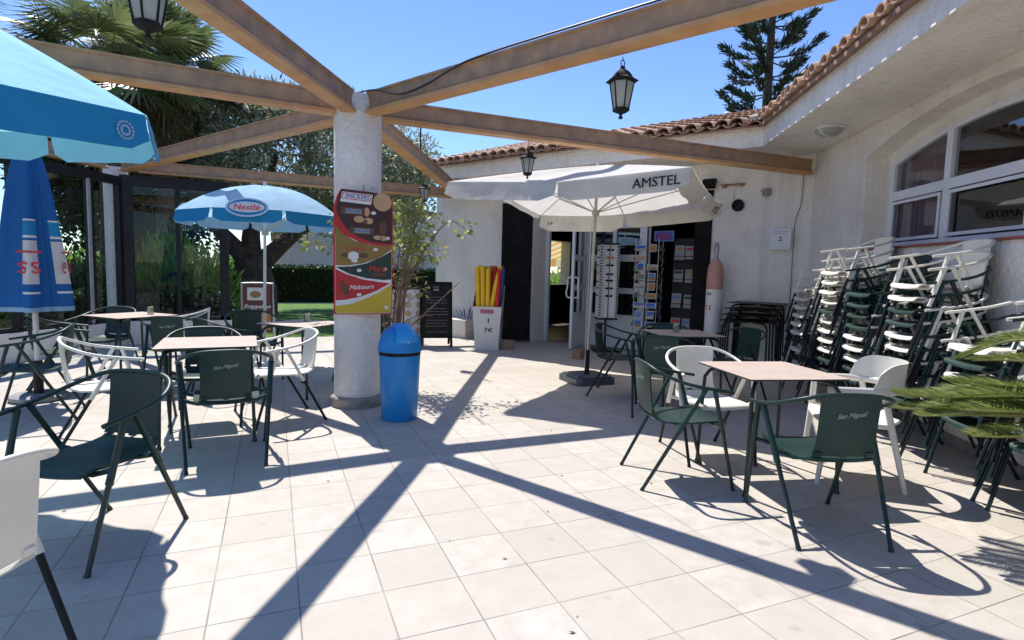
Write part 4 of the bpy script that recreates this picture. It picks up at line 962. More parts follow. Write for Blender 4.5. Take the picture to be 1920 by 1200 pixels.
# ------------------------------------------------------------------ racks at the shop front
p = Wp(FA, 5.30, -.05, 0); t = thing("sunglasses_rack", "four sided white sunglasses display tower by the shop window", "display rack", p, R(-20))
mb = MB(); mb.box((0, 0, .02), (.42, .42, .04)); mb.tube([(0, 0, .04), (0, 0, .56)], .02, 10); mb.box((0, 0, .57), (.34, .34, .02)); mb.box((0, 0, 1.86), (.34, .34, .02)); mb.build("frame", 'black', t)
mb = MB(); mb.box((0, 0, 1.215), (.24, .24, 1.25)); 
for sx in (-1, 1):
    for sy in (-1, 1): mb.box((sx*.14, sy*.122, 1.215), (.05, .006, 1.25)); mb.box((sx*.122, sy*.14, 1.215), (.006, .05, 1.25))
for k in range(26):
    z = .63+k*.047
    for sx in (-1, 1):
        for q in (.125, .15):
            for sy in (-1, 1): mb.box((sx*q, sy*.1262, z), (.020, .004, .028), None, 1); mb.box((sy*.1262, sx*q, z), (.004, .020, .028), None, 1)
mb.build("panel", ['pwhite', 'blackm'], t, smooth=0)
mb = MB(); mb.box((.0, -.13, 1.2), (.012, .006, 1.25)); mb.box((.13, 0, 1.2), (.006, .012, 1.25)); mb.build("divider", 'black', t, smooth=0)
rr = random.Random(9)
for fx_, fy_ in ((0, -1), (1, 0), (-1, 0)):
    for k in range(7):
        z = 1.75-k*.13-(.0 if rr.random() < .8 else .02); c = Vector((fx_*.15, fy_*.15, z)); sd_ = Vector((-fy_, fx_, 0)); mb = MB()
        for s in (-1, 1):
            mb.add([c+sd_*(s*.035+.03*math.cos(a*math.pi/5))+Vector((0, 0, .02*math.sin(a*math.pi/5)))+Vector((fx_, fy_, 0))*.02 for a in range(10)], [tuple(range(10))])
            mb.tube([c+sd_*s*.068+Vector((fx_, fy_, 0))*.02, c+sd_*s*.066-Vector((fx_, fy_, 0))*.05], .003, 4)
        mb.tube([c-sd_*.065+Vector((fx_, fy_, .25))*.02, c+sd_*.065+Vector((fx_, fy_, .25))*.02], .004, 4)
        o = mb.build("sunglasses", 'blackm' if rr.random() < .8 else 'cardorange', None, smooth=0); o.matrix_world = Matrix.Translation(t.location) @ Matrix.Rotation(R(-20), 4, 'Z')
        tag(o, "pair of dark sunglasses on the white display tower", "sunglasses", "sunglasses on the display tower")
p = Wp(FA, 5.35, .68, 0); t = thing("postcard_rack", "revolving wire rack of colourful postcards in the shop doorway", "display rack", p, R(-48)); t.scale = (1.3, 1.3, 1)
mb = MB(); mb.lathe([(.25, 0), (.25, .02), (.03, .04)], n=20); mb.tube([(0, 0, .03), (0, 0, 2.2)], .015, 8)
for z in (.35, .75, 1.0, 1.25, 1.5, 1.75):
    for a in range(4): mb.tube([(.2*math.cos(R(45+90*a)), .2*math.sin(R(45+90*a)), z), (.2*math.cos(R(135+90*a)), .2*math.sin(R(135+90*a)), z)], .004, 4)
for a in range(4): mb.tube([(.2*math.cos(R(45+90*a)), .2*math.sin(R(45+90*a)), .3), (.2*math.cos(R(45+90*a)), .2*math.sin(R(45+90*a)), 1.95)], .006, 5)
mb.build("frame", 'grey', t)
cm = ['cardblue', 'cardgreen', 'cardsand', 'cardorange', 'pgold', 'nblue']; rr = random.Random(12)
for fi, (fx_, fy_) in enumerate(((0, -1), (1, 0), (-1, 0))):
    for c_ in range(2):
        for k in range(9):
            if rr.random() < .12: continue
            z = 1.78-k*.155; x = -.075+.15*c_; mb = MB(); c = Vector((fx_*.16-fy_*x*1, fy_*.16+fx_*x, z)); sd_ = Vector((-fy_, fx_, 0)); upv = (Vector((0, 0, 1))-Vector((fx_, fy_, 0))*.25).normalized(); nn = Vector((fx_, fy_, .25)).normalized()
            hh = .045 if rr.random() < .75 else .065; ww = .065 if hh < .05 else .045
            def q4(w2, h2, off): return [c+nn*off-sd_*w2-upv*h2, c+nn*off+sd_*w2-upv*h2, c+nn*off+sd_*w2+upv*h2, c+nn*off-sd_*w2+upv*h2]
            mb.add(q4(ww, hh, 0), [(0, 1, 2, 3)]); mb.add(q4(ww*.86, hh*.84, .0015), [(0, 1, 2, 3)], 1)
            V = q4(ww*.86, hh*.84, .003); mb.add([V[0], V[1], V[1].lerp(V[2], .45), V[0].lerp(V[3], .35)], [(0, 1, 2, 3)], 2)
            o = mb.build("postcard", ['card', cm[rr.randrange(6)], cm[rr.randrange(6)]], None, smooth=0); o.matrix_world = Matrix.Translation(t.location) @ Matrix.Rotation(R(-48), 4, 'Z') @ Matrix.Diagonal((1.3, 1.3, 1, 1))
            tag(o, "small picture postcard in the wire rack", "postcard", "postcards in the wire rack")
p = Wp(FA, 5.5, 1.22, 0); t = thing("magazine_rack", "dark wall rack of newspapers and magazines beside the right shutter", "display rack", p, R(-60))
mb = MB(); mb.box((0, .05, 1.0), (.40, .02, 1.9))
for z in (.55, .95, 1.35, 1.72): mb.box((0, .0, z-.13), (.38, .09, .012)); mb.tube([(-.18, -.045, z-.06), (.18, -.045, z-.06)], .005, 4)
mb.build("frame", 'black', t)
for k, z in enumerate((.55, .95, 1.35, 1.72)):
    for x in (-.09, .1):
        mb = MB(); rot = Matrix.Rotation(-.12, 3, 'X'); x += rng.uniform(-.012, .012); z += rng.uniform(-.015, .01); mb.box((x, 0, z), (.16, .012, .22+rng.uniform(-.03, .02)), rot); mb.box((x, -.008, z+.06), (.13, .002, .04), rot, 1); mb.box((x, -.008, z-.03), (.13, .002, .09), rot, 2)
        o = mb.build("magazine", ['newsprint', ['textred', 'cardblue', 'textblack', 'cardorange'][(k+int(x > 0)) % 4], ['cardsand', 'logogrey', 'cardblue', 'newsprint'][(k*2+int(x > 0)) % 4]], None, smooth=0); o.matrix_world = Matrix.Translation(t.location) @ Matrix.Rotation(R(-60), 4, 'Z')
        tag(o, "magazine or newspaper standing in the dark wall rack", "magazine", "magazines in the wall rack")
mb = MB(); p = Wp(FA, 5.5, .86, 0); mb.box((0, 0, 1.99), (.34, .02, .17)); mb.box((0, -.012, 1.99), (.28, .002, .13), None, 1); mb.box((0, -.0145, 1.98), (.16, .001, .03), None, 2)
o = mb.build("shop_sign", ['cardblue', 'cardpurple', 'textred'], smooth=0); o.location = (p[0], p[1], 0); o.rotation_euler = (0, 0, R(-60)); tag(o, "small purple and blue sign above the postcards", "sign")
# spare tables piled by the wall
T1 = None
for k in range(4):
    x, y, _ = Wp(FA, 4.98, 2.42+.03*k, 0); lab = ["lowest", "second", "third", "topmost"][k]
    if T1 is None:
        T1 = make_table("x")
        for c in T1.children: c.data = c.data.copy(); c.data.materials.clear(); c.data.materials.append(M['black']); c.data.materials.append(M['black'])
        o = T1; o.location = (x, y, .001); o.rotation_euler = (0, 0, R(30))
    else: o = dup(T1, (x, y, .085*k), R(30+k), "x")
    o['label'] = f"{lab} black table in the pile of spare tables by the stacked chairs"; o['group'] = "spare tables piled by the wall"

# ------------------------------------------------------------------ lanterns
def lantern(lab, x, y, zb, s=1.0, ztop=2.77, from_=None):
    t = thing("hanging_lantern", lab, "lantern", (x, y, zb), R(20), "black hanging lanterns on the pergola")
    def L(n, m_, fn): mb = MB(); fn(mb); mb.V = [(v[0]*s, v[1]*s, v[2]*s) for v in mb.V]; return mb.build(n, m_, t, smooth=30)
    L("roof", 'blackm', lambda mb: (mb.lathe([(.105, .235), (.108, .24), (.07, .262), (.064, .275), (.045, .30), (.02, .315), (.014, .335), (.0, .336)], n=6), ))
    def cage(mb):
        for j in range(6):
            a = 2*math.pi*j/6; mb.tube([(.05*math.cos(a), .05*math.sin(a), .065), (.08*math.cos(a), .08*math.sin(a), .24)], .005, 5)
        mb.lathe([(.012, .0), (.016, .008), (.008, .02), (.012, .03), (.05, .045), (.056, .05), (.056, .066), (.04, .068)], n=6)
        mb.lathe([(.083, .228), (.086, .24), (.07, .242)], n=6)
    L("cage", 'blackm', cage)
    L("pane", 'lglass', lambda mb: mb.lathe([(.048, .067), (.077, .232)], n=6, caps=False))
    L("bulb_holder", 'pwhite', lambda mb: mb.lathe([(.014, .068), (.014, .15), (.022, .165), (.022, .19), (.005, .215)], n=10))
    L("ring", 'blackm', lambda mb: mb.tube([(.02*math.cos(a*math.pi/8), 0, .355+.02*math.sin(a*math.pi/8)) for a in range(16)], .0035, 5, closed=True))
    mb = MB(); mb.tube([(0, 0, .37*s), (0, 0, ztop-zb)], .003, 5); mb.build("chain", 'blackm', t)
lantern("black lantern under the long right-hand beam, clear against blue sky", 2.12, 3.26, 2.375)
lantern("small black lantern in front of the white parasol's sunlit top", 2.56, 5.72, 2.36, .92)
lantern("black lantern at the top left edge of the photo in front of the palms", -.51, 3.09, 2.355, 1.1, 2.80)
lantern("small black lantern near the far end of the beam over the shrub", 2.12, 8.55, 2.33, .95)
mb = MB(); mb.tube([(-.51, 3.09, 2.80), (-.76, 3.01, 2.80), (-.76, 3.01, 2.86)], .008, 6); tag(mb.build("lantern_bracket", 'black'), "bent iron bracket carrying the lantern at the upper left", "bracket")
mb = MB(); mb.tube([(2.08, 8.66, 2.78), (2.08, 8.66, 3.9)], .012, 6); tag(mb.build("aerial_mast", 'black'), "thin dark upright rod above the far beam", "rod")
c = Vector((math.cos(R(297)), math.sin(R(297)), 0)); q = Vector((-c.y, c.x, 0)); P = []
for r_, o_, z in ((.05, -.06, 2.98), (.35, -.05, 2.96), (.7, -.065, 2.86), (1.0, -.06, 2.87), (1.4, -.06, 2.95), (1.75, -.055, 2.978), (2.6, -.05, 2.985), (4.0, -.05, 2.98), (6.0, -.05, 2.98)): P.append(HUB+c*r_+q*o_+Vector((0, 0, z)))
mb = MB(); mb.tube(catmull(P, 6), .008, 6); tag(mb.build("cable", 'black'), "slack black cable running along the top of the right-hand beam", "cable")

# ------------------------------------------------------------------ fittings on the walls
def wall_lathe(name, mat, ang, D, t_, z, prof, lab, cat, n=24):
    mb = MB(); mb.lathe(prof, n=n); a = R(ang); xn = Vector((-math.cos(a), -math.sin(a), 0)); xd = Vector((math.sin(a), -math.cos(a), 0))
    b = Vector(Wp(ang, D, t_, z)); mb.V = [tuple(xd*v[0]+Vector((0, 0, v[1]))+xn*v[2]) for v in mb.V]; o = mb.build(name, mat); flipfix(o); o.location = b; return tag(o, lab, cat)
wall_lathe("wall_vent", 'blackm', FA, 5.3, 2.07, 2.41, [(.085, 0), (.09, .03), (.075, .035), (.07, .008), (.0, .008)], "round black wall vent right of the shop doorway", "vent")
t = thing("meter_box", "white electricity meter box on the wall above the piled tables", "meter box", Wp(FA, 5.3, 2.70, 1.76), R(-60))
mb = MB(); mb.box((0, -.045, .14), (.27, .09, .29)); mb.build("body", 'wframe', t, smooth=0)
mb = MB(); mb.box((0, -.0925, .14), (.24, .005, .26)); mb.build("door", 'wframe', t, smooth=0)
mb = MB(); mb.add([(-.02, -.096, .15), (.02, -.096, .15), (0, -.096, .185)], [(0, 1, 2)]); mb.box((0, -.096, .125), (.05, .002, .014)); mb.box((0, -.096, .22), (.2, .002, .004)); mb.box((0, -.096, .245), (.2, .002, .004)); mb.build("warning_mark", 'textblack', t, smooth=0)
t = thing("junction_box", "small grey junction box with conduit stubs high on the white wall", "junction box", Wp(FA, 5.3, 2.46, 2.58), R(-60))
mb = MB(); mb.box((0, -.02, 0), (.11, .04, .11)); mb.build("body", 'stonebase', t, smooth=0); mb = MB(); mb.tube([(-.09, -.02, .02), (.05, -.045, .02)], .012, 6); mb.tube([(0, -.045, .02), (0, -.045, -.09)], .012, 6); mb.build("conduit", 'grey', t)
t = thing("floodlight", "small black floodlight above the right shutter", "floodlight", Wp(FA, 5.3, 1.66, 2.80), R(-60))
mb = MB(); mb.box((0, -.12, -.06), (.2, .06, .14), Matrix.Rotation(-.5, 3, 'X')); mb.build("housing", 'black', t, smooth=0); mb = MB(); mb.tube([(0, 0, 0), (0, -.1, -.03)], .012, 6); mb.build("bracket", 'black', t)
t = thing("wall_bracket", "rusty old bracket under the end of the horizontal beam", "bracket", Wp(FA, 5.3, 1.98, 2.72), R(-60))
mb = MB(); mb.box((0, -.012, 0), (.34, .02, .03)); mb.build("plate", 'clay', t, smooth=0); mb = MB(); mb.box((-.12, -.03, -.02), (.05, .04, .05)); mb.box((.12, -.03, -.01), (.05, .04, .04)); mb.build("clip", 'clay', t, smooth=0)
def wcable(P, lab, r_=.004, mat='black'):
    mb = MB(); mb.tube(catmull([Wp(*p) for p in P], 4), r_, 5); tag(mb.build("wall_cable", mat), lab, "cable")
wcable([(FA, 5.285, 2.93, 2.85), (FA, 5.285, 2.92, 2.4), (FA, 5.285, 2.86, 2.1), (FA, 5.285, 2.86, 1.2), (FA, 5.285, 2.86, .3)], "thin cable running down the wall from the beam end past the meter box")
wcable([(FA, 5.29, 2.04, 2.74), (FA, 5.29, 2.0, 2.55), (FA, 5.29, 2.03, 2.47)], "thin grey cable dropping from the rusty bracket to the round vent", .003, 'grey')
t = thing("soffit_lamp", "oval bulkhead lamp with a white bar under the eaves near the arched window", "lamp", Wp(EA, 4.88, -1.6, 3.06))
mb = MB(); mb.lathe([(.16, 0), (.165, -.02), (.15, -.03)], n=28); mb.build("base_ring", 'wframe', t); mb = MB(); mb.lathe([(.15, -.025), (.135, -.06), (.09, -.09), (.0, -.10)], n=28, caps=False); mb.build("glass_dome", 'lglass', t)
mb = MB(); mb.tube([(-.15, 0, -.03), (-.12, 0, -.08), (0, 0, -.106), (.12, 0, -.08), (.15, 0, -.03)], .01, 6); mb.build("guard", 'wframe', t)

# ------------------------------------------------------------------ vegetation
def unit(a): return a/np.maximum(np.linalg.norm(a, axis=-1, keepdims=True), 1e-9)
def leaves(name, C, U, Vw, L, W, mat, parent=None, droop=0.0):
    n = len(C); C = np.asarray(C, float); U = unit(np.asarray(U, float)); Vw = unit(Vw-(Vw*U).sum(1, keepdims=True)*U)
    L = np.broadcast_to(np.asarray(L, float), (n,))[:, None]; W = np.broadcast_to(np.asarray(W, float), (n,))[:, None]
    mid = C+U*L*.45; tip = C+U*L; tip[:, 2] -= (droop*L)[:, 0]
    P = np.stack([C, mid-Vw*W*.5, tip, mid+Vw*W*.5], 1).reshape(-1, 3)
    if parent is not None: P = P-np.array(parent.location)
    me = bpy.data.meshes.new(name); me.vertices.add(4*n); me.vertices.foreach_set("co", P.ravel())
    me.loops.add(4*n); me.loops.foreach_set("vertex_index", np.arange(4*n, dtype=np.int32)); me.polygons.add(n)
    me.polygons.foreach_set("loop_start", np.arange(0, 4*n, 4, dtype=np.int32)); me.polygons.foreach_set("loop_total", np.full(n, 4, dtype=np.int32))
    me.update(calc_edges=True); me.materials.append(M[mat]); o = bpy.data.objects.new(name, me); COL.objects.link(o); o.parent = parent; return o
def rdir(n): return unit(rng.normal(size=(n, 3)))
def clumps(centres, rad_, per, flat_=.8):
    C = np.repeat(np.asarray(centres, float), per, 0); r_ = np.repeat(np.broadcast_to(np.asarray(rad_, float), (len(centres),)), per)
    d = rdir(len(C)); q = rng.random(len(C))**.45
    off = d*(r_*q)[:, None]; off[:, 2] *= flat_; return C+off, d
def limb(mb, P, r0_, r1_, n=8, k=4):
    q = catmull(P, k); mb.tube(q, [r0_+(r1_-r0_)*i/(len(q)-1) for i in range(len(q))], n)

# olive tree
t = thing("olive_tree", "large grey-green olive tree with thick forked trunk beyond the glass windbreak", "tree", (-.45, 17.4, 0))
mb = MB(); b = Vector((-.45, 17.4, 0))
limb(mb, [b+Vector((0, 0, -.05)), b+Vector((.05, 0, .5)), b+Vector((-.05, 0, 1.1)), b+Vector((-.15, 0, 1.5))], .55, .42, 12)
LB = [[(-.05, 0, 1.2), (-.6, .1, 1.9), (-1.2, .2, 2.6), (-1.9, .3, 3.6)], [(0, 0, 1.2), (.5, 0, 1.75), (1.15, .1, 2.35), (1.7, .3, 2.7), (2.5, .4, 3.6)], [(-.1, 0, 1.3), (-.1, .3, 2.4), (.2, .5, 3.4), (.6, .6, 4.6)], [(1.1, .1, 2.3), (1.6, -.4, 2.9), (2.2, -.8, 3.4)], [(-1.1, .2, 2.5), (-1.3, -.5, 3.2), (-2.2, -.8, 3.9)]]
for i, P in enumerate(LB): limb(mb, [b+Vector(p) for p in P], .3 if i < 3 else .16, .06, 8)
mb.build("trunk", 'trunk', t, world=True, smooth=70)
cc = []
while len(cc) < 260:
    d = rdir(1)[0]; q = rng.uniform(.55, 1.0)**.6; p = np.array([.55, 17.7, 4.15])+d*q*np.array([4.3, 3.0, 1.95])
    if p[2] < 2.45+.25*abs(p[0]-.3)*0: continue
    if p[2] < 2.9 and rng.random() < .5: continue
    if 2.6 < p[0] < 3.6 and p[2] > 4.2 and rng.random() < .7: continue
    cc.append(p)
C, d = clumps(cc, rng.uniform(.35, .75, len(cc)), 170, .75)
leaves("crown", C, d+rdir(len(C))*.9+np.array([0, 0, .3]), rdir(len(C)), rng.uniform(.13, .25, len(C)), rng.uniform(.04, .075, len(C)), 'olive', t)
# dense dark tree behind the palms and shrub masses
def bushtree(name, lab, cat, c, r_, nc, per, L, W, mat, trunk=None, low=None, cr=(.4, .8), zmin=None):
    t = thing(name, lab, cat, (c[0], c[1], 0)); cc = []
    while len(cc) < nc:
        d = rdir(1)[0]; p = np.array(c)+d*rng.uniform(.5, 1.0)*np.array(r_)
        if zmin is not None and p[2] < zmin: continue
        cc.append(p)
    C, d = clumps(cc, rng.uniform(cr[0], cr[1], len(cc)), per, .8)
    leaves("crown", C, d+rdir(len(C))*.8+np.array([0, 0, .25]), rdir(len(C)), rng.uniform(L*.7, L*1.2, len(C)), rng.uniform(W*.7, W*1.2, len(C)), mat, t)
    mb = MB(); B0 = Vector((c[0], c[1], 0)); limb(mb, [B0, B0+Vector((.1, 0, c[2]*.5)), B0+Vector((0, .1, c[2]))], trunk or .2, .08)
    for k in range(5): a = k*1.3; limb(mb, [B0+Vector((.05, 0, c[2]*.6)), B0+Vector((r_[0]*.3*math.cos(a), r_[1]*.3*math.sin(a), c[2]*.9)), B0+Vector((r_[0]*.7*math.cos(a), r_[1]*.7*math.sin(a), c[2]+r_[2]*.4))], .09, .03, 6)
    mb.build("trunk", 'trunk', t, world=True, smooth=70); return t
bushtree("broadleaf_tree", "dark dense tree filling the space behind the palms and glass corner", "tree", (-3.3, 18.8, 3.9), (2.7, 2.0, 2.7), 150, 140, .22, .09, 'dleaf', .25)
bushtree("broadleaf_tree", "dark dense tree at the far left behind the closed parasol", "tree", (-9.0, 15.0, 3.6), (3.2, 2.4, 3.2), 110, 120, .22, .09, 'dleaf', .25)
bushtree("conifer_bush", "olive-yellow bushy tree top rising between the two palms", "tree", (-3.1, 17.6, 7.0), (1.0, .9, 1.4), 60, 130, .13, .05, 'olive', .15, cr=(.3, .5))
# palms
def fanpalm(lab, base, h, nf, rad_, seed, zlow=-.8, dry=14):
    t = thing("fan_palm", lab, "palm", base); rr = random.Random(seed); B0 = Vector(base); top = B0+Vector((.1, 0, h))
    mb = MB(); limb(mb, [B0, B0+Vector((.05, 0, h*.5)), top], .24, .2, 12); mb.build("trunk", 'palmtrunk', t, world=True, smooth=70)
    C, U, Vw, L, W = [], [], [], [], []; C2, U2, V2, L2, W2 = [], [], [], [], []; pt = MB()
    for i in range(nf+dry):
        dead = i >= nf; a = rr.uniform(0, 2*math.pi); el = rr.uniform(R(-35), R(78)) if not dead else rr.uniform(R(-85), R(-50))
        d = Vector((math.cos(a)*math.cos(el), math.sin(a)*math.cos(el), math.sin(el))); pl = rad_*rr.uniform(.5, .7)*(1 if not dead else .7)
        hub = top+d*pl+Vector((0, 0, -.18*pl*(1-abs(math.sin(el))))); pt.tube([top, top+d*pl*.5+Vector((0, 0, .02)), hub], [.02, .015, .01], 4)
        sd_ = d.cross(Vector((0, 0, 1))).normalized(); nrm = sd_.cross(d).normalized()
        dd = (d-Vector((0, 0, .25))).normalized()
        for j in range(26):
            b = R(-115+230*j/25); u = dd*math.cos(b)+sd_*math.sin(b)+nrm*.12*math.cos(b*2); ll = rad_*.55*(1-.25*abs(b)/2)*rr.uniform(.9, 1.08)
            T = (C2, U2, V2, L2, W2) if dead else (C, U, Vw, L, W)
            T[0].append(tuple(hub)); T[1].append(tuple(u)); T[2].append(tuple((nrm*.35+sd_.cross(nrm)*math.sin(b)+sd_*math.cos(b)))); T[3].append(ll); T[4].append(.05*rad_/1.4)
    pt.build("stalks", 'palmtrunk', t, world=True, smooth=0)
    leaves("crown", C, U, np.array(Vw), L, W, 'palm', t, droop=.22)
    if dry: leaves("dry_skirt", C2, U2, np.array(V2), L2, W2, 'drypalm', t, droop=.35)
fanpalm("tall fan palm at the top left corner with drooping glossy fronds", (-6.9, 13.6, 0), 6.1, 60, 2.1, 5, dry=24)
fanpalm("fan palm with upright fronds above the beam left of the column", (-2.45, 16.2, 0), 5.9, 52, 1.75, 8, dry=20)
fanpalm("fan palm half hidden behind the corner palm and the blue parasol", (-3.3, 15.0, 0), 5.4, 44, 2.0, 13, dry=20)
# shrubs beyond the glass
def shrub(name, lab, cat, c, r_, n, L, W, mat, upright=1.0, core=True, group=None):
    t = thing(name, lab, cat, (c[0], c[1], 0), group=group)
    d = rdir(n); d[:, 2] = np.abs(d[:, 2]); q = rng.uniform(.6, 1.03, n); lump = 1+.14*np.sin(d[:, 0]*7+c[0])*np.sin(d[:, 1]*6)+.10*np.sin(d[:, 2]*9+d[:, 0]*5)
    C = np.array([c[0], c[1], 0])+d*(q*lump)[:, None]*np.array([r_[0], r_[1], r_[2]]); C[:, 2] = np.maximum(C[:, 2], .03)
    leaves("foliage", C, d*.6+rdir(n)*.55+np.array([0, 0, upright]), rdir(n), rng.uniform(L*.7, L*1.25, n), rng.uniform(W*.7, W*1.2, n), mat, t)
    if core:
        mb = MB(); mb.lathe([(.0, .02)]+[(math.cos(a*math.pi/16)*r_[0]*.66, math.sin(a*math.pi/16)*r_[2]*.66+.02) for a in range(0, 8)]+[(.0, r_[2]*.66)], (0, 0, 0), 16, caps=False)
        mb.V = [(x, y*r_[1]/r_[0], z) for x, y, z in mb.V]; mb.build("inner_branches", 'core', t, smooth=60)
    return t
shrub("oleander_bush", "bright green oleander bush behind the glass, right of the glazed corner", "shrub", (-1.75, 12.9, 0), (1.25, .8, 1.72), 5200, .19, .042, 'oleander', .9)
shrub("oleander_bush", "oleander bush behind the glass beside the closed blue parasol", "shrub", (-4.3, 11.9, 0), (.8, .7, 1.62), 3000, .19, .042, 'oleander', .9)
shrub("oleander_bush", "dark low oleander bush outside the glazed corner", "shrub", (-3.3, 12.6, 0), (.9, .7, 1.25), 2800, .17, .045, 'hedgeleaf', .6)
shrub("oleander_bush", "oleander bush at the far left edge behind the glass", "shrub", (-6.3, 10.2, 0), (.9, .8, 1.5), 2800, .19, .045, 'oleander', .6)
shrub("oleander_bush", "small clump of shrubs at the left of the olive trunk", "shrub", (-2.7, 16.3, 0), (1.3, .7, 1.3), 2600, .17, .045, 'hedgeleaf', .5)
for (x, y, rx, h, lab) in ((-6.5, 30.5, 3.2, 2.1, "distant green shrubs beyond the hedge, left of the olive trunk"), (-.8, 31.5, 3.0, 1.9, "distant green shrubs beyond the hedge, seen behind the olive trunk"), (-13, 29, 4, 2.6, "distant dark shrubs at the far left beyond the hedge")):
    shrub("distant_shrub", lab, "shrub", (x, y, 0), (rx, 1.5, h), 3600, .3, .12, 'oleander', .5)
shrub("oleander_bush", "green bush seen through the open shop door beneath the striped awning", "shrub", Wp(FA, 15.2, -6.6, 0), (1.6, 1.2, 1.55), 3200, .2, .05, 'oleander', .6)
# clipped hedge
def hedge(lab, x0, x1, y0, y1, h):
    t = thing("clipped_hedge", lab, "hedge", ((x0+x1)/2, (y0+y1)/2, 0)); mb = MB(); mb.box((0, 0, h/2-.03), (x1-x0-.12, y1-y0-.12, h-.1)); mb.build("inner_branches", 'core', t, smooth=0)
    n1 = int((x1-x0)*h*420); n2 = int((x1-x0)*(y1-y0)*420); C = []; Nn = []
    C.append(np.c_[rng.uniform(x0, x1, n1), y0+rng.normal(0, .03, n1), rng.uniform(.0, h, n1)]); Nn.append(np.tile([0, -1, 0], (n1, 1)))
    C.append(np.c_[rng.uniform(x0, x1, n2), rng.uniform(y0, y1, n2), h+rng.normal(0, .03, n2)]); Nn.append(np.tile([0, 0, 1], (n2, 1)))
    n3 = int((y1-y0)*h*420)
    for xx, s in ((x0, -1), (x1, 1)): C.append(np.c_[xx+rng.normal(0, .03, n3), rng.uniform(y0, y1, n3), rng.uniform(0, h, n3)]); Nn.append(np.tile([s, 0, 0], (n3, 1)))
    C = np.concatenate(C); Nn = np.concatenate(Nn).astype(float); n = len(C)
    leaves("foliage", C-Nn*.06, Nn*.5+rdir(n)*.8, rdir(n), rng.uniform(.06, .12, n), rng.uniform(.04, .07, n), 'hedgeleaf', t)
hedge("added low dark hedge standing in for oleander shade behind the glass windbreak", -3.6, -.7, 11.5, 12.0, .85)  # added to darken the bush bottoms, in place of their own shade
hedge("dark clipped hedge across the far side of the lawn", -.2, 8.5, 22.1, 23.1, 1.32)
hedge("dark clipped hedge running behind the olive trunk on the left", -12, -.9, 21.0, 22.0, 1.15)
# norfolk pine behind the roof
def norfolk(lab, base, h, rmax):
    t = thing("norfolk_pine", lab, "tree", base); B0 = Vector(base); mb = MB(); limb(mb, [B0, B0+Vector((0, 0, h*.5)), B0+Vector((0, 0, h))], .26, .05, 10)
    br = mb; C, U = [], []; z = 2.5; k = 0; rr = random.Random(2)
    while z < h-.4:
        f = (z-2.5)/(h-2.5); Rb = rmax*(1-f)**.75*(.85+.3*rr.random())+.15; nb = 6
        for j in range(nb):
            a = 2*math.pi*j/nb+k*.5+rr.uniform(-.25, .25); Rj = Rb*rr.uniform(.72, 1.1); dd = Vector((math.cos(a), math.sin(a), 0)); s0 = B0+Vector((0, 0, z+rr.uniform(-.1, .1)))
            P = [s0, s0+dd*Rj*.35+Vector((0, 0, -.02)), s0+dd*Rj*.7+Vector((0, 0, .04*Rj)), s0+dd*Rj+Vector((0, 0, .28*Rj))]; q = catmull(P, 5); br.tube(q, [.03*(1-i/len(q))+.008 for i in range(len(q))], 4)
            for i in range(len(q)):
                u = i/(len(q)-1)
                if u < .38: continue
                m_ = int(12+20*u)
                for _ in range(m_):
                    off = Vector((rr.gauss(0, 1), rr.gauss(0, 1), rr.gauss(0, .55)))*(.06+.035*Rj*.5)
                    C.append(tuple(q[i]+off*.8)); U.append(tuple(dd*.8+off*3+Vector((0, 0, .6))))
        z += .66+.08*rr.random(); k += 1
    br.build("trunk", 'trunk', t, world=True, smooth=50); n = len(C)
    leaves("crown", np.array(C), np.array(U), rdir(n), rng.uniform(.16, .30, n), rng.uniform(.04, .07, n), 'pine', t)
norfolk("tall dark norfolk pine standing behind the tiled roof", (18.45, 17.75, 0), 21.0, 2.5)
# shrub tree by the column
t = thing("bougainvillea", "thin leggy shrub with pale twigs and yellow-green leaves behind the blue bin", "shrub", (1.22, 6.35, 0))
mb = MB(); mb.lathe([(.16, .002), (.2, .015), (.21, .26), (.22, .27), (.22, .30), (.19, .30), (.17, .26), (.0, .26)], n=28, caps=False); mb.build("pot", 'clay', t)
mb = MB(); rr = random.Random(21); tips = []; 
for i in range(14):
    a = rr.uniform(0, 2*math.pi); r_ = rr.uniform(.02, .10); b = Vector((1.22+r_*math.cos(a), 6.35+r_*math.sin(a), .2)); h = rr.uniform(1.2, 1.95); sp = rr.uniform(.08, .40); a2 = a+rr.uniform(-.8, .8)
    P = [b, b+Vector((.05*math.cos(a2), .05*math.sin(a2), h*.35)), b+Vector((sp*.5*math.cos(a2)+.03, sp*.5*math.sin(a2), h*.7)), b+Vector((sp*math.cos(a2)+.06, sp*math.sin(a2), h))]
    limb(mb, P, rr.uniform(.010, .019), .004, 5); tips.append(P[3])
    for _ in range(6):
        s = P[2].lerp(P[3], rr.random()) if rr.random() < .6 else P[1].lerp(P[2], rr.random()); a3 = rr.uniform(0, 2*math.pi); l = rr.uniform(.15, .38); e = s+Vector((l*math.cos(a3), l*math.sin(a3), rr.uniform(-.05, .28))); limb(mb, [s, s.lerp(e, .5)+Vector((0, 0, .05)), e], .006, .003, 4, 3); tips.append(e)
        if rr.random() < .7: e2 = s.lerp(e, .6)+Vector((rr.uniform(-.15, .15), rr.uniform(-.15, .15), rr.uniform(0, .2))); limb(mb, [s.lerp(e, .6), e2], .004, .002, 4, 2); tips.append(e2)
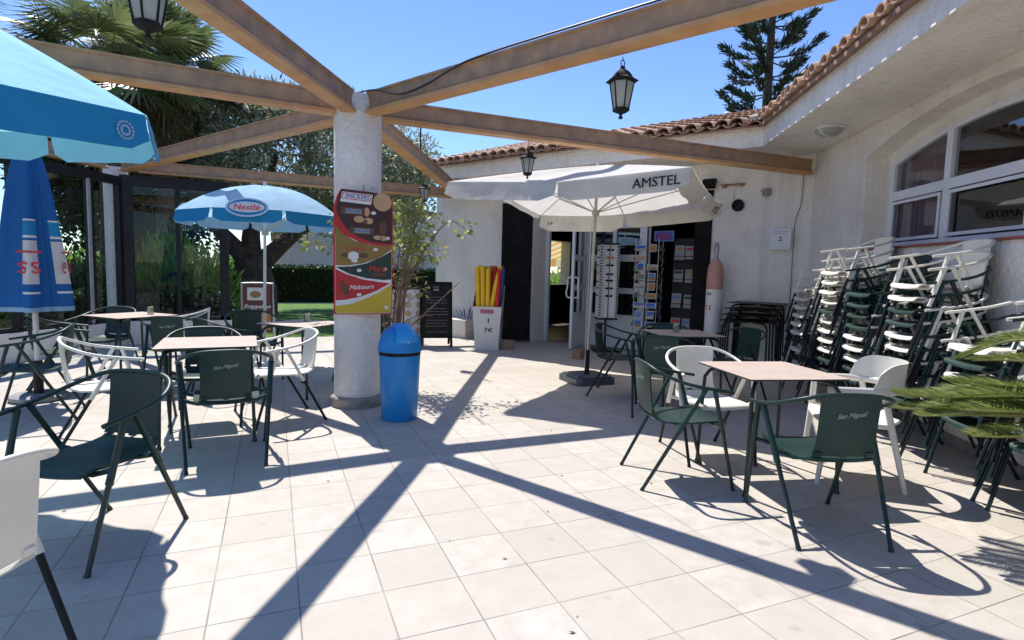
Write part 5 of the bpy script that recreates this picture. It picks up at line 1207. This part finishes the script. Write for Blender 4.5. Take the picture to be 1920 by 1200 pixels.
for P in ([(1.22, 6.35, .5), (1.5, 6.2, .8), (1.75, 6.1, 1.05), (1.92, 6.05, 1.22)], [(1.3, 6.35, .6), (1.0, 6.5, 1.2), (.62, 6.7, 1.55), (.38, 6.75, 1.62)], [(1.35, 6.35, 1.1), (1.6, 6.3, 1.6), (1.85, 6.3, 1.9), (2.05, 6.3, 1.82)]):
    limb(mb, [Vector(p) for p in P], .014, .004, 5); tips += [Vector(P[-1]), Vector(P[-1]), Vector(P[2])]
mb.build("stems", 'twig', t, world=True, smooth=60)
tips = np.array([tuple(p) for p in tips]); wts = np.where(tips[:, 2] > 1.45, .95, .10); tips = tips[rng.random(len(tips)) < wts]
C, d = clumps(tips, .13, 12, .8); keep = (C[:, 2] < 2.12); C = C[keep]; d = d[keep]
leaves("foliage", C, d+rdir(len(C))*.6-np.array([0, 0, .2]), rdir(len(C)), rng.uniform(.045, .085, len(C)), rng.uniform(.03, .055, len(C)), 'boug', t, droop=.15)
# sago palm at the right edge
SB = Vector((3.98, 1.18, 0)); t = thing("sago_palm", "potted sago palm reaching in from the right edge with flat feathery fronds", "palm", tuple(SB))
mb = MB(); mb.lathe([(.2, .002), (.22, .01), (.29, .36), (.31, .37), (.31, .41), (.27, .41), (.26, .34), (0, .34)], n=32, caps=False); mb.build("pot", 'clay', t)
mb = MB(); mb.lathe([(.13, .33), (.15, .4), (.15, .62), (.09, .74), (0, .76)], n=16, caps=False); mb.build("trunk", 'palmtrunk', t)
C, U, Vw, L, W = [], [], [], [], []; rmb = MB(); rr = random.Random(31)
FR = [(146, 1.05, .0, .05), (138, 1.15, -.03, .02), (130, 1.05, .04, .05), (153, .95, .04, .02), (122, 1.0, .06, .10), (161, 1.0, -.05, .02), (142, 1.0, .06, .08), (134, 1.1, .02, .0), (112, .8, .35, .15), (172, .85, .2, .1), (60, .8, .35, .1), (20, .85, .3, .1), (-20, .8, .35, .1), (-60, .85, .35, .1), (-110, .8, .4, .1), (-150, .8, .35, .1), (95, .8, .22, .05), (-170, .85, .3, .1), (142, .9, .09, .05), (128, .85, .10, .0)]
for az, ln, rise, fall in FR:
    d = Vector((math.cos(R(az)), math.sin(R(az)), 0)); s0 = SB+d*.06+Vector((0, 0, .72)); P = [s0, s0+d*ln*.35+Vector((0, 0, rise*.8)), s0+d*ln*.7+Vector((0, 0, rise-.02)), s0+d*ln+Vector((0, 0, rise-fall))]
    q = catmull(P, 14); rmb.tube(q, [.009*(1-i/len(q))+.003 for i in range(len(q))], 5); sd_ = d.cross(Vector((0, 0, 1))).normalized()
    for i in range(3, len(q)):
        u = i/(len(q)-1); tt = (q[i]-q[i-1]).normalized(); nn = sd_.cross(tt); l = .20*math.sin(math.pi*min(1, .14+u*.82))**.7
        for s in (-1, 1):
            for jj in (0, .5):
                p = q[i].lerp(q[i-1], jj); dv = sd_*s*.85+tt*(.45+.5*u)+nn*(.42+rr.uniform(-.05, .08)); C.append(tuple(p)); U.append(tuple(dv)); Vw.append(tuple(tt)); L.append(l*rr.uniform(.92, 1.05)); W.append(.0115)
rmb.build("stalks", pm("frond_stalk", (.22, .22, .05), None, .5), t, world=True, smooth=60)
leaves("fronds", np.array(C), np.array(U), np.array(Vw), L, W, 'sago', t, droop=.10)
# fallen leaves and crumbs on the tiles
rr = random.Random(77); mb = MB()
for i in range(85):
    x, y = (rr.uniform(-1.5, 3.2), rr.uniform(1.2, 6.5)) if i < 32 else (rr.gauss(1.7, .5), rr.gauss(5.3, .5)); a = rr.uniform(0, 6.28); l = rr.uniform(.006, .018); c = Vector((x, y, .003)); u = Vector((math.cos(a), math.sin(a), .15))*l; v = Vector((-math.sin(a), math.cos(a), 0))*l*.4
    mb.add([c-u, c-v+Vector((0, 0, .002)), c+u, c+v+Vector((0, 0, .003))], [(0, 1, 2, 3)])
tag(mb.build("leaf_litter", pm("dry_leaf", (.22, .15, .06), (.12, .07, .04), .8, 30), smooth=0), kind='stuff')
for c in list(bpy.data.objects):
    if c.type == 'EMPTY' and not c.children and not c.get('category'): bpy.data.objects.remove(c)
